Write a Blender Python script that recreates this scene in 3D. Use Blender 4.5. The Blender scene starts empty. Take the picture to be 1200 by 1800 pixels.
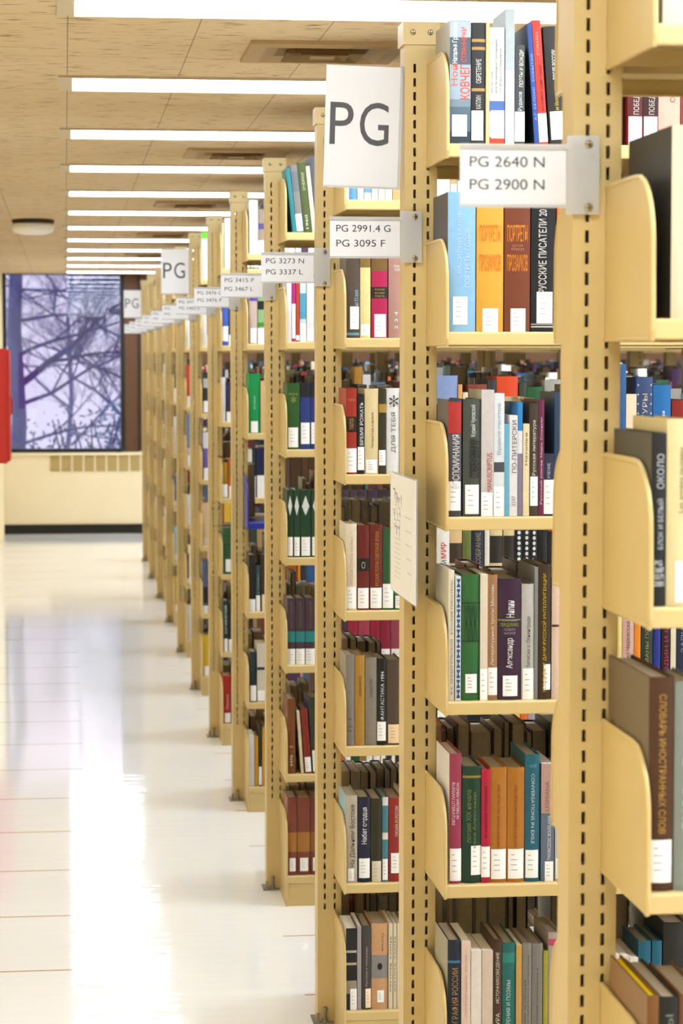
import bpy, bmesh, math, random
from mathutils import Matrix, Vector

# ------------------------------------------------------------------ camera, world, exposure
SC = bpy.context.scene
COL = SC.collection
EYE = 1.679                                   # eye height, metres
RANGE_Y, PITCH = 2.8907, 1.53473              # front face of the nearest post row, spacing of the stacks
POST_X = 0.622                                # aisle side of the posts
CEIL = 2.4395
LIGHT_Z = 2.434
WALL_Y = 22.907
LEFT_X = -0.575
RIGHT_X = 6.6
BACK_Y = -4.0

cam_data = bpy.data.cameras.new('camera')
cam = bpy.data.objects.new('camera', cam_data)
COL.objects.link(cam)
SC.camera = cam
cam_data.sensor_fit = 'VERTICAL'
cam_data.sensor_height = 36.0
cam_data.lens = 85.0
cam_data.clip_start = 0.05
cam_data.clip_end = 200
yaw, pitch = 0.113642647, 0.0647281593
cam.location = (0, 0, EYE)
cam.rotation_euler = (math.pi / 2 - pitch, 0, -yaw)
cam_data.dof.use_dof = True
cam_data.dof.focus_distance = 4.9
cam_data.dof.aperture_fstop = 11.0

SC.view_settings.view_transform = 'Standard'
SC.view_settings.look = 'None'
SC.view_settings.exposure = 1.42
SC.view_settings.gamma = 1.0
SC.view_settings.use_curve_mapping = False

LIGHT_STRENGTH = 5.2
LIGHT_COLOR = (0.81, 0.92, 1.04)

world = bpy.data.worlds.new('dusk_sky')
SC.world = world
world.use_nodes = True
wn, wl = world.node_tree.nodes, world.node_tree.links
bg = wn['Background']
wtc = wn.new('ShaderNodeTexCoord')
wsep = wn.new('ShaderNodeSeparateXYZ')
wramp = wn.new('ShaderNodeValToRGB')
wl.new(wtc.outputs['Generated'], wsep.inputs[0])
wl.new(wsep.outputs['Z'], wramp.inputs[0])
wramp.color_ramp.elements[0].position = 0.0
wramp.color_ramp.elements[0].color = (0.40, 0.38, 0.52, 1)
wramp.color_ramp.elements[1].position = 0.25
wramp.color_ramp.elements[1].color = (0.50, 0.38, 0.52, 1)
wl.new(wramp.outputs[0], bg.inputs[0])
bg.inputs[1].default_value = 0.85

# ------------------------------------------------------------------ helpers
def lin(h):
    out = []
    for i in (0, 2, 4):
        c = int(h[i:i + 2], 16) / 255
        out.append(c / 12.92 if c <= 0.04045 else ((c + 0.055) / 1.055) ** 2.4)
    return tuple(out) + (1.0,)

def new_mat(name):
    m = bpy.data.materials.new(name)
    m.use_nodes = True
    return m, m.node_tree.nodes, m.node_tree.links, m.node_tree.nodes['Principled BSDF']

_mats = {}
def M(hx, rough=0.5, spec=0.4, mottle=0.06, scale=60.0, metal=0.0):
    """plain procedural surface: base colour with a slight mottle"""
    k = (hx, rough, spec, mottle, scale, metal)
    if k in _mats:
        return _mats[k]
    m, n, l, p = new_mat('surface_' + hx)
    p.inputs['Roughness'].default_value = rough
    p.inputs['Specular IOR Level'].default_value = spec
    p.inputs['Metallic'].default_value = metal
    c = lin(hx)
    if mottle > 0:
        tc = n.new('ShaderNodeTexCoord')
        no = n.new('ShaderNodeTexNoise')
        no.inputs['Scale'].default_value = scale
        no.inputs['Detail'].default_value = 3
        mx = n.new('ShaderNodeMix')
        mx.data_type = 'RGBA'
        l.new(tc.outputs['Object'], no.inputs['Vector'])
        l.new(no.outputs['Fac'], mx.inputs[0])
        mx.inputs[6].default_value = tuple(max(0, v * (1 - mottle * 2)) for v in c[:3]) + (1,)
        mx.inputs[7].default_value = tuple(min(1, v * (1 + mottle * 2)) for v in c[:3]) + (1,)
        l.new(mx.outputs[2], p.inputs['Base Color'])
    else:
        p.inputs['Base Color'].default_value = c
    _mats[k] = m
    return m

def book_mat(hx):
    return M('%02x%02x%02x' % tuple(int(int(hx[i:i + 2], 16) * 0.86) for i in (0, 2, 4)), 0.48, 0.35, 0.05, 90.0)

def seam(n, l, src, period, offset, half):
    """1 on a thin line every period"""
    a = n.new('ShaderNodeMath'); a.operation = 'SUBTRACT'; a.inputs[1].default_value = offset - period / 2
    b = n.new('ShaderNodeMath'); b.operation = 'FLOORED_MODULO'; b.inputs[1].default_value = period
    c = n.new('ShaderNodeMath'); c.operation = 'SUBTRACT'; c.inputs[1].default_value = period / 2
    d = n.new('ShaderNodeMath'); d.operation = 'ABSOLUTE'
    e = n.new('ShaderNodeMath'); e.operation = 'LESS_THAN'; e.inputs[1].default_value = half
    l.new(src, a.inputs[0])
    for s, t in ((a, b), (b, c), (c, d), (d, e)):
        l.new(s.outputs[0], t.inputs[0])
    return e.outputs[0]

def mth(n, l, op, a, b):
    x = n.new('ShaderNodeMath'); x.operation = op
    for i, v in enumerate((a, b)):
        if isinstance(v, (int, float)):
            x.inputs[i].default_value = v
        else:
            l.new(v, x.inputs[i])
    return x.outputs[0]

def mixc(n, l, fac, a, b):
    x = n.new('ShaderNodeMix'); x.data_type = 'RGBA'
    l.new(fac, x.inputs[0])
    for i, v in ((6, a), (7, b)):
        if isinstance(v, tuple):
            x.inputs[i].default_value = v
        else:
            l.new(v, x.inputs[i])
    return x.outputs[2]

class B:
    """collects faces with material slots, links them as ONE mesh object"""
    def __init__(self):
        self.v, self.f, self.mi, self.m = [], [], [], []
    def slot(self, m):
        if m not in self.m:
            self.m.append(m)
        return self.m.index(m)
    def poly(self, pts, m, faces=None):
        o = len(self.v)
        self.v += [tuple(p) for p in pts]
        s = self.slot(m)
        for f in (faces or [range(len(pts))]):
            self.f.append([o + i for i in f]); self.mi.append(s)
    def box(self, x0, x1, y0, y1, z0, z1, m):
        self.poly([(x0, y0, z0), (x1, y0, z0), (x1, y1, z0), (x0, y1, z0), (x0, y0, z1), (x1, y0, z1), (x1, y1, z1), (x0, y1, z1)], m,
                  [(0, 3, 2, 1), (4, 5, 6, 7), (0, 1, 5, 4), (1, 2, 6, 5), (2, 3, 7, 6), (3, 0, 4, 7)])
    def prism(self, prof, axis, a, b, m):
        """closed profile (2-D points) extruded along an axis"""
        n = len(prof)
        def P(u, v, w):
            return {'x': (w, u, v), 'y': (u, w, v), 'z': (u, v, w)}[axis]
        pts = [P(u, v, a) for u, v in prof] + [P(u, v, b) for u, v in prof]
        fs = [tuple(range(n)), tuple(reversed(range(n, 2 * n)))]
        fs += [(i, (i + 1) % n, n + (i + 1) % n, n + i) for i in range(n)]
        self.poly(pts, m, fs)
    def tube(self, pts, rad, m, seg=8):
        pts = [Vector(p) for p in pts]
        rs = rad if isinstance(rad, (list, tuple)) else [rad] * len(pts)
        ring, vs = [], []
        for i, p in enumerate(pts):
            t = (pts[min(i + 1, len(pts) - 1)] - pts[max(i - 1, 0)]).normalized()
            u = t.cross(Vector((0.31, 0.17, 0.93)))
            if u.length < 1e-4:
                u = t.cross(Vector((1, 0, 0)))
            u.normalize(); w = t.cross(u)
            for k in range(seg):
                a = 2 * math.pi * k / seg
                vs.append(p + (u * math.cos(a) + w * math.sin(a)) * rs[i])
        fs = [(i * seg + k, i * seg + (k + 1) % seg, (i + 1) * seg + (k + 1) % seg, (i + 1) * seg + k) for i in range(len(pts) - 1) for k in range(seg)]
        fs += [tuple(reversed(range(seg))), tuple(range((len(pts) - 1) * seg, len(pts) * seg))]
        self.poly(vs, m, fs)
    def lathe(self, prof, c, axis, m, seg=24):
        """profile (radius, height along axis) turned round axis through c"""
        vs = []
        for r, h in prof:
            for k in range(seg):
                a = 2 * math.pi * k / seg
                q = {'z': (r * math.cos(a), r * math.sin(a), h), 'y': (r * math.cos(a), h, r * math.sin(a)), 'x': (h, r * math.cos(a), r * math.sin(a))}[axis]
                vs.append((c[0] + q[0], c[1] + q[1], c[2] + q[2]))
        n = len(prof)
        fs = [(i * seg + k, i * seg + (k + 1) % seg, (i + 1) * seg + (k + 1) % seg, (i + 1) * seg + k) for i in range(n - 1) for k in range(seg)]
        fs += [tuple(range(seg)), tuple(range((n - 1) * seg, n * seg))]
        self.poly(vs, m, fs)
    def mesh(self, name, fix=True):
        me = bpy.data.meshes.new(name)
        me.from_pydata(self.v, [], self.f)
        for m in self.m:
            me.materials.append(m)
        me.polygons.foreach_set('material_index', self.mi)
        if fix:
            bm = bmesh.new(); bm.from_mesh(me)
            bmesh.ops.recalc_face_normals(bm, faces=bm.faces)
            bm.to_mesh(me); bm.free()
        return me
    def build(self, name, parent=None, loc=None, fix=True):
        return link(name, self.mesh(name, fix), parent, loc)

def link(name, me, parent=None, loc=None):
    o = bpy.data.objects.new(name, me)
    COL.objects.link(o)
    if parent is not None:
        o.parent = parent
    if loc is not None:
        o.location = loc
    return o

def empty(name, loc=(0, 0, 0), parent=None):
    o = bpy.data.objects.new(name, None)
    o.empty_display_size = 0.05
    COL.objects.link(o)
    o.location = loc
    if parent is not None:
        o.parent = parent
    return o

def tag(o, label=None, cat=None, group=None, kind=None):
    if label: o['label'] = label
    if cat: o['category'] = cat
    if group: o['group'] = group
    if kind: o['kind'] = kind
    return o

def smooth(o, ang=40):
    for p in o.data.polygons:
        p.use_smooth = True
    o.data.set_sharp_from_angle(angle=math.radians(ang))
    return o

# lettering: all requests are gathered, turned into meshes together, cached by text
_text_cache = {}
def text_mesh(body):
    """flat glyph outline of a text, as (verts, faces) scaled to a unit box"""
    if body in _text_cache:
        return _text_cache[body]
    c = bpy.data.curves.new('lettering_source', 'FONT')
    c.body = body.lstrip('^')
    if body.startswith('^'):
        c.offset = 0.009
    c.resolution_u = 4
    o = bpy.data.objects.new('lettering_source', c)
    me = o.to_mesh()
    vs = [v.co.copy() for v in me.vertices]
    fs = [tuple(p.vertices) for p in me.polygons]
    o.to_mesh_clear()
    bpy.data.objects.remove(o); bpy.data.curves.remove(c)
    if not vs:
        _text_cache[body] = ([], [], 1.0); return _text_cache[body]
    x0, x1 = min(v.x for v in vs), max(v.x for v in vs)
    y0, y1 = min(v.y for v in vs), max(v.y for v in vs)
    w, h = max(x1 - x0, 1e-5), max(y1 - y0, 1e-5)
    _text_cache[body] = ([((v.x - x0) / w, (v.y - y0) / h) for v in vs], fs, w / h)
    return _text_cache[body]

def put_text(b, body, x0, x1, z0, z1, y, m, mode='H', curve=None):
    """letters on a plane facing -Y filling the box x0..x1, z0..z1; U reads upwards, D downwards, H/Z across"""
    vs, fs, asp = text_mesh(body)
    if not vs:
        return
    pts = []
    for u, v in vs:
        if mode == 'U':
            x, z = x1 - v * (x1 - x0), z0 + u * (z1 - z0)
        elif mode == 'D':
            x, z = x0 + v * (x1 - x0), z1 - u * (z1 - z0)
        else:
            x, z = x0 + u * (x1 - x0), z0 + v * (z1 - z0)
        pts.append((x, y + (curve(x) if curve else 0), z))
    b.poly(pts, m, fs)

# ------------------------------------------------------------------ shared materials
def paint_mat():
    m, n, l, p = new_mat('khaki_steel_paint')
    tc = n.new('ShaderNodeTexCoord')
    no = n.new('ShaderNodeTexNoise'); no.inputs['Scale'].default_value = 9; no.inputs['Detail'].default_value = 6
    l.new(tc.outputs['Object'], no.inputs['Vector'])
    l.new(mixc(n, l, no.outputs['Fac'], lin('c5a96e'), lin('d0b57a')), p.inputs['Base Color'])
    p.inputs['Roughness'].default_value = 0.42
    n2 = n.new('ShaderNodeTexNoise'); n2.inputs['Scale'].default_value = 500
    bp = n.new('ShaderNodeBump'); bp.inputs['Strength'].default_value = 0.05; bp.inputs['Distance'].default_value = 0.001
    l.new(tc.outputs['Object'], n2.inputs['Vector']); l.new(n2.outputs['Fac'], bp.inputs['Height']); l.new(bp.outputs[0], p.inputs['Normal'])
    return m
PAINT = paint_mat()
STEEL = M('8c8474', 0.35, 0.5, 0.05, 40, 0.8)
SCREW = M('b4a888', 0.3, 0.5, 0.0, 1, 0.9)
BLUE_PAINT = M('23288c', 0.3, 0.5, 0.04)
PAPER = M('e0dddd', 0.45, 0.4, 0.01, 20)
INK = M('26242a', 0.6, 0.2, 0.0)
LABEL = M('ece9e6', 0.5, 0.3, 0.01, 60)
LABEL_INK = M('9a969a', 0.6, 0.2, 0.0)
PAGES = M('b3a693', 0.8, 0.1, 0.12, 250)
WHITE_PAGES = M('e9e2d6', 0.8, 0.1, 0.08, 250)
DARK = M('1a1712', 0.7, 0.2, 0.0)

def clear_mat(name, fac, rgb, rough):
    m, n, l, p = new_mat(name)
    p.inputs['Base Color'].default_value = rgb
    p.inputs['Roughness'].default_value = rough
    tc = n.new('ShaderNodeTexCoord')
    no = n.new('ShaderNodeTexNoise'); no.inputs['Scale'].default_value = 22
    bp = n.new('ShaderNodeBump'); bp.inputs['Strength'].default_value = 0.35; bp.inputs['Distance'].default_value = 0.01
    l.new(tc.outputs['Object'], no.inputs['Vector']); l.new(no.outputs['Fac'], bp.inputs['Height']); l.new(bp.outputs[0], p.inputs['Normal'])
    t = n.new('ShaderNodeBsdfTransparent')
    mx = n.new('ShaderNodeMixShader'); mx.inputs[0].default_value = fac
    l.new(t.outputs[0], mx.inputs[1]); l.new(p.outputs[0], mx.inputs[2])
    l.new(mx.outputs[0], n['Material Output'].inputs[0])
    return m
CLEAR = clear_mat('clear_plastic', 0.62, (0.62, 0.60, 0.57, 1), 0.22)
SLEEVE = clear_mat('clear_sleeve', 0.05, (0.8, 0.8, 0.8, 1), 0.15)

# ------------------------------------------------------------------ the room
def ceiling_mat():
    m, n, l, p = new_mat('fissured_acoustic_tile')
    g = n.new('ShaderNodeTexCoord')
    sp = n.new('ShaderNodeSeparateXYZ'); l.new(g.outputs['Object'], sp.inputs[0])
    mp = n.new('ShaderNodeMapping'); mp.inputs['Scale'].default_value = (7, 34, 1)
    l.new(g.outputs['Object'], mp.inputs['Vector'])
    no = n.new('ShaderNodeTexNoise'); no.inputs['Scale'].default_value = 1.6; no.inputs['Detail'].default_value = 4; no.inputs['Roughness'].default_value = 0.65
    l.new(mp.outputs[0], no.inputs['Vector'])
    rp = n.new('ShaderNodeValToRGB')
    rp.color_ramp.elements[0].position = 0.345; rp.color_ramp.elements[0].color = lin('8e7350')
    rp.color_ramp.elements[1].position = 0.42; rp.color_ramp.elements[1].color = lin('e6d0ae')
    l.new(no.outputs['Fac'], rp.inputs[0])
    n3 = n.new('ShaderNodeTexNoise'); n3.inputs['Scale'].default_value = 0.9
    l.new(g.outputs['Object'], n3.inputs['Vector'])
    tone = mixc(n, l, n3.outputs['Fac'], lin('e4dccc'), lin('ffffff'))
    mul = n.new('ShaderNodeMix'); mul.data_type = 'RGBA'; mul.blend_type = 'MULTIPLY'; mul.inputs[0].default_value = 1
    l.new(rp.outputs[0], mul.inputs[6]); l.new(tone, mul.inputs[7])
    sx = seam(n, l, sp.outputs['X'], 0.302, 0.012, 0.0016)
    sy = seam(n, l, sp.outputs['Y'], 0.76737, 5.5, 0.0022)
    s = mth(n, l, 'MULTIPLY', mth(n, l, 'MAXIMUM', sx, sy), 0.55)
    l.new(mixc(n, l, s, mul.outputs[2], lin('5a4630')), p.inputs['Base Color'])
    p.inputs['Roughness'].default_value = 0.9
    p.inputs['Specular IOR Level'].default_value = 0.1
    return m

def floor_mat():
    m, n, l, p = new_mat('waxed_floor_tile')
    g = n.new('ShaderNodeTexCoord')
    sp = n.new('ShaderNodeSeparateXYZ'); l.new(g.outputs['Object'], sp.inputs[0])
    a = mth(n, l, 'MULTIPLY', seam(n, l, sp.outputs['Y'], 0.648, 6.566, 0.006), mth(n, l, 'LESS_THAN', sp.outputs['X'], 0.06))
    c = mth(n, l, 'MULTIPLY', seam(n, l, sp.outputs['Y'], 0.648, 6.884, 0.0055), mth(n, l, 'GREATER_THAN', sp.outputs['X'], 0.615))
    s = mth(n, l, 'MULTIPLY', mth(n, l, 'MAXIMUM', a, c), 0.85)
    no = n.new('ShaderNodeTexNoise'); no.inputs['Scale'].default_value = 2.2; no.inputs['Detail'].default_value = 5
    l.new(g.outputs['Object'], no.inputs['Vector'])
    base = mixc(n, l, no.outputs['Fac'], lin('f6f4f1'), lin('faf9f7'))
    l.new(mixc(n, l, s, base, lin('b88a48')), p.inputs['Base Color'])
    n2 = n.new('ShaderNodeTexNoise'); n2.inputs['Scale'].default_value = 5; n2.inputs['Detail'].default_value = 3
    l.new(g.outputs['Object'], n2.inputs['Vector'])
    rr = n.new('ShaderNodeMapRange'); rr.inputs['To Min'].default_value = 0.04; rr.inputs['To Max'].default_value = 0.085
    l.new(n2.outputs['Fac'], rr.inputs[0]); l.new(rr.outputs[0], p.inputs['Roughness'])
    mp = n.new('ShaderNodeMapping'); mp.inputs['Scale'].default_value = (2.5, 9, 1)
    l.new(g.outputs['Object'], mp.inputs['Vector'])
    n4 = n.new('ShaderNodeTexNoise'); n4.inputs['Scale'].default_value = 2.0
    l.new(mp.outputs[0], n4.inputs['Vector'])
    bp = n.new('ShaderNodeBump'); bp.inputs['Strength'].default_value = 0.06; bp.inputs['Distance'].default_value = 0.01
    l.new(n4.outputs['Fac'], bp.inputs['Height']); l.new(bp.outputs[0], p.inputs['Normal'])
    p.inputs['Specular IOR Level'].default_value = 0.6
    return m

def struct(b, name):
    return tag(b.build(name), kind='structure')

b = B(); b.box(LEFT_X - .1, RIGHT_X + .1, BACK_Y - .1, WALL_Y + .3, -0.1, 0.0, floor_mat()); struct(b, 'floor')
b = B(); b.box(LEFT_X - .1, RIGHT_X + .1, BACK_Y - .1, WALL_Y + .3, CEIL, CEIL + 0.1, ceiling_mat()); struct(b, 'ceiling')
WALL_CREAM = M('eedcb6', 0.7, 0.2, 0.03, 2)
b = B(); b.box(LEFT_X - .1, LEFT_X, BACK_Y, WALL_Y, 0, CEIL, M('f0dcae', 0.7, 0.2, 0.03, 2)); struct(b, 'wall_left')
b = B(); b.box(RIGHT_X, RIGHT_X + .1, BACK_Y, WALL_Y, 0, CEIL, WALL_CREAM); struct(b, 'wall_right')
b = B(); b.box(LEFT_X - .1, RIGHT_X + .1, BACK_Y - .1, BACK_Y, 0, CEIL, WALL_CREAM); struct(b, 'wall_front')
BROWN = M('5e4029', 0.5, 0.3, 0.08, 12)
FRAME = M('1b1a1c', 0.45, 0.4, 0.0)
b = B()
b.box(LEFT_X - .1, RIGHT_X + .1, WALL_Y + .02, WALL_Y + .15, 0, 0.775, WALL_CREAM)
b.box(0.70, RIGHT_X + .1, WALL_Y + .02, WALL_Y + .15, 0.775, CEIL, BROWN)
struct(b, 'wall_back')
b = B(); b.box(0.56, 0.70, WALL_Y + .0, WALL_Y + .15, 0.775, CEIL, BROWN); b.box(0.685, 0.70, WALL_Y - .012, WALL_Y, 0.775, CEIL, FRAME); struct(b, 'trim_1')
b = B(); b.box(LEFT_X, RIGHT_X, WALL_Y - .028, WALL_Y - .0, 0, 0.088, M('1e1a12', 0.5, 0.3, 0.1, 20)); struct(b, 'baseboard_back')
# window: frame and one pane
def glass_mat():
    m, n, l, p = new_mat('window_glass')
    n.remove(p)
    t = n.new('ShaderNodeBsdfTransparent'); g = n.new('ShaderNodeBsdfGlossy')
    t.inputs[0].default_value = (0.96, 0.97, 0.98, 1)
    g.inputs['Roughness'].default_value = 0.004
    f = n.new('ShaderNodeFresnel'); f.inputs[0].default_value = 1.75
    mx = n.new('ShaderNodeMixShader')
    l.new(f.outputs[0], mx.inputs[0]); l.new(t.outputs[0], mx.inputs[1]); l.new(g.outputs[0], mx.inputs[2])
    l.new(mx.outputs[0], n['Material Output'].inputs[0])
    return m
b = B()
b.box(LEFT_X, -0.545, WALL_Y - .01, WALL_Y + .1, 0.775, CEIL, FRAME)
b.box(0.520, 0.56, WALL_Y - .01, WALL_Y + .1, 0.775, CEIL, FRAME)
b.box(-0.545, 0.520, WALL_Y - .01, WALL_Y + .1, 0.765, 0.800, FRAME)
b.box(-0.545, 0.520, WALL_Y - .01, WALL_Y + .1, 2.432, CEIL, FRAME)
win = struct(b, 'window_1')
b = B(); b.box(-0.545, 0.520, WALL_Y + .04, WALL_Y + .046, 0.800, 2.432, glass_mat()); b.build('window_pane', win)

# heating cabinet below the window
conv = tag(empty('heating_cabinet', (0, WALL_Y, 0)), 'cream heating cabinet with louvred grilles under the window', 'heater')
b = B(); b.box(LEFT_X + .002, 2.2, -0.012, 0.018, 0.088, 0.741, WALL_CREAM); b.build('front_panel', conv)
b = B(); b.box(LEFT_X + .002, 2.2, -0.03, 0.018, 0.741, 0.764, M('f4e4bc', 0.5, 0.3, 0.02)); b.build('top_ledge', conv)
GRILLE, GRILLE_DARK = M('d3b878', 0.5, 0.3, 0.0), M('6f5a34', 0.7, 0.2, 0.0)
x = -0.145
for k in range(16):
    b = B()
    b.box(x, x + 0.088, -0.0135, -0.0118, 0.588, 0.735, GRILLE_DARK)
    for j in range(10):
        z = 0.590 + j * 0.0146
        b.poly([(x, -0.0155, z), (x + .088, -0.0155, z), (x + .088, -0.021, z + .004), (x, -0.021, z + .004), (x, -0.0145, z + .0105), (x + .088, -0.0145, z + .0105)], GRILLE, [(0, 1, 2, 3), (3, 2, 5, 4), (0, 4, 5, 1)])
    b.build('louvre_grille', conv)
    x += 0.1075

# ceiling lights
def lamp_mat():
    m, n, l, p = new_mat('lit_diffuser')
    n.remove(p)
    e = n.new('ShaderNodeEmission')
    e.inputs[0].default_value = LIGHT_COLOR + (1,)
    e.inputs[1].default_value = LIGHT_STRENGTH
    l.new(e.outputs[0], n['Material Output'].inputs[0])
    return m
LAMP = lamp_mat()
HOUSE = M('cbb998', 0.5, 0.3, 0.02)
def light_mesh(L):
    a, c = B(), B()
    a.box(-0.038, 0.0, -0.164, 0.164, 0.0, 0.0055, HOUSE)
    a.box(0.0, L, -0.170, -0.160, -0.002, 0.0055, HOUSE)
    a.box(0.0, L, 0.160, 0.170, -0.002, 0.0055, HOUSE)
    c.box(0.002, L - .002, -0.159, 0.159, 0.0, 0.0045, LAMP)
    return a.mesh('housing'), c.mesh('diffuser')
l1, l2 = light_mesh(2.42), light_mesh(3.9)
ROW = ['over the nearest aisle', 'second from the camera', 'third from the camera', 'fourth from the camera', 'fifth from the camera', 'sixth from the camera', 'seventh from the camera', 'eighth from the camera', 'ninth from the camera', 'tenth from the camera', 'eleventh from the camera', 'last one before the window']
for k in range(-4, 12):
    y = 5.317 + k * PITCH
    if y > WALL_Y - .3: continue
    lab = ('long white fluorescent ceiling light running across the aisle, %s' % ROW[k]) if k >= 0 else 'long white fluorescent ceiling light behind the camera'
    for x0, ms in ((0.026, l1), (2.52, l2)):
        if x0 > 1 and k >= 0: lab = lab.replace('running across the aisle', 'deep over the bookcases')
        o = tag(empty('ceiling_light', (x0, y, LIGHT_Z)), lab, 'ceiling light', 'rows of fluorescent ceiling lights')
        link('housing', ms[0], o); link('diffuser', ms[1], o)

# air diffusers in the ceiling
VENT, VENT_IN = M('b79a70', 0.6, 0.3, 0.03), M('94794f', 0.7, 0.2, 0.03)
def ring(b, r0, z0, r1, z1, m):
    p = [(-r0, -r0, z0), (r0, -r0, z0), (r0, r0, z0), (-r0, r0, z0), (-r1, -r1, z1), (r1, -r1, z1), (r1, r1, z1), (-r1, r1, z1)]
    b.poly(p, m, [(i, (i + 1) % 4, 4 + (i + 1) % 4, 4 + i) for i in range(4)])
names = ['nearest, right of the second light', 'second, past the third light', 'third, past the fifth light', 'fourth, far down the aisle', 'fifth, close to the window']
for k in range(5):
    o = tag(empty('ceiling_vent', (0.645, 6.075 + k * 2 * PITCH, CEIL)), 'square tan ceiling air vent, ' + names[k], 'ceiling vent', 'square air vents in the ceiling')
    b = B()
    ring(b, 0.192, 0, 0.192, -0.010, VENT); ring(b, 0.192, -0.010, 0.150, -0.014, VENT); ring(b, 0.150, -0.014, 0.115, -0.0005, VENT)
    b.build('frame', o)
    b = B(); ring(b, 0.114, -0.001, 0.108, -0.001, VENT_IN); b.poly([(-.114, -.114, -.0006), (.114, -.114, -.0006), (.114, .114, -.0006), (-.114, .114, -.0006)], VENT_IN); b.build('throat', o)
    for r in (0.098, 0.062):
        b = B(); ring(b, r, -0.018, r - 0.024, -0.004, VENT); ring(b, r - .002, -0.019, r - 0.026, -0.005, VENT_IN); b.build('louvre_ring', o)
    b = B(); b.box(-.03, .03, -.03, .03, -.019, -.014, VENT); b.build('centre_plate', o)
# domed fixture on the left of the ceiling
o = tag(empty('round_ceiling_fixture', (-0.172, 13.75, CEIL)), 'round ceiling fixture with dark collar and pale lens, left of the light rows', 'ceiling fixture')
b = B(); b.lathe([(0.085, 0), (0.118, -0.004), (0.118, -0.020), (0.09, -0.030)], (0, 0, 0), 'z', M('3a3226', 0.6, 0.3, 0.0), 32); smooth(b.build('shadow_ring', o), 30)  # recessed shadow above the lens, put in as a ring of dark colour
b = B(); b.lathe([(0.108, -0.024), (0.116, -0.034), (0.116, -0.058), (0.104, -0.074), (0.07, -0.083), (0.02, -0.086)], (0, 0, 0), 'z', M('faf6ee', 0.35, 0.5, 0.0), 32); smooth(b.build('lens', o), 50)
# red cabinet on the left wall
o = tag(empty('fire_hose_cabinet', (LEFT_X, 15.0, 1.014)), 'red metal cabinet hung on the left wall in front of the window', 'cabinet')
RED = M('c8281e', 0.4, 0.45, 0.03)
b = B(); b.box(0.0, 0.218, 0, 0.5, 0, 0.706, RED); b.build('body', o)
b = B(); b.box(0.219, 0.234, 0.015, 0.485, 0.012, 0.694, RED); d = b.build('door', o)
b = B(); b.tube([(0.234, .06, .30), (0.248, .06, .305), (0.248, .06, .40), (0.234, .06, .405)], 0.006, M('a82018', .4), 8); b.build('handle', d)

# ------------------------------------------------------------------ outside the window: dusk trees
rnd = random.Random(5)
BARK = M('46558a', 0.9, 0.1, 0.2, 6)
BARK2 = M('5c6694', 0.9, 0.1, 0.2, 6)
def branch(b, p, d, r, length, depth, m):
    pts, rs = [p.copy()], [r]
    n = 7
    for i in range(n):
        d = (d + Vector((rnd.uniform(-.22, .22), rnd.uniform(-.12, .12), rnd.uniform(-.16, .2)))).normalized()
        p = p + d * (length / n)
        pts.append(p.copy()); rs.append(r * (1 - 0.72 * (i + 1) / n))
    b.tube(pts, rs, m, 6 if depth > 1 else 4)
    if depth > 0:
        for i in range(2, n + 1):
            for _ in range(2 if depth < 3 else 1):
                dd = (d + Vector((rnd.uniform(-1, 1), rnd.uniform(-.4, .4), rnd.uniform(-.5, .9)))).normalized()
                branch(b, pts[i], dd, rs[i] * 0.62, length * rnd.uniform(.42, .62), depth - 1, m)
def tree(name, loc, r, h, limbs, label, m):
    o = tag(empty(name, loc), label, 'tree', 'bare trees outside the window')
    b = B()
    pts = [Vector((rnd.uniform(-.05, .05) * h * .3 * (i > 0), 0, h * i / 8)) for i in range(9)]
    b.tube(pts, [r * (1 - .06 * i) for i in range(9)], m, 12)
    b.build('trunk', o)
    for (z, d, rr, ln) in limbs:
        b = B(); branch(b, Vector((0, 0, z)), Vector(d).normalized(), rr, ln, 3, m); b.build('limb', o)
tree('bare_tree', (-0.70, 31.0, -2.5), 0.115, 9, [(3.7, (1, .1, 1.0), .055, 2.3), (3.5, (1, -.1, .45), .03, 2.0), (4.6, (.9, 0, .25), .026, 2.0), (4.1, (1, 0, .75), .03, 2.2), (3.0, (1, 0, .3), .026, 1.9), (5.0, (1, 0, -.1), .02, 1.8)], 'dark bare tree with blue-grey trunk at the left edge of the window', BARK)
tree('bare_tree', (1.15, 35.0, -2.5), 0.10, 9, [(3.0, (-1, 0, .6), .03, 2.4), (3.7, (-1, 0, .45), .03, 2.3), (4.3, (-1, 0, .3), .026, 2.2), (4.9, (-1, 0, .1), .022, 2.2), (5.3, (-1, 0, -.1), .02, 2.0)], 'bare tree reaching in from the right behind the window', BARK2)
tree('bare_tree', (0.1, 40.0, -4.0), 0.05, 10, [(4.2, (.8, 0, .9), .026, 2.4), (4.8, (-.8, 0, .9), .026, 2.4), (5.6, (.6, 0, .8), .022, 2.2), (6.1, (-.7, 0, .7), .022, 2.2), (6.6, (.6, 0, .5), .02, 1.8)], 'thin bare tree farthest back in the middle of the window', BARK2)
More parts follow.
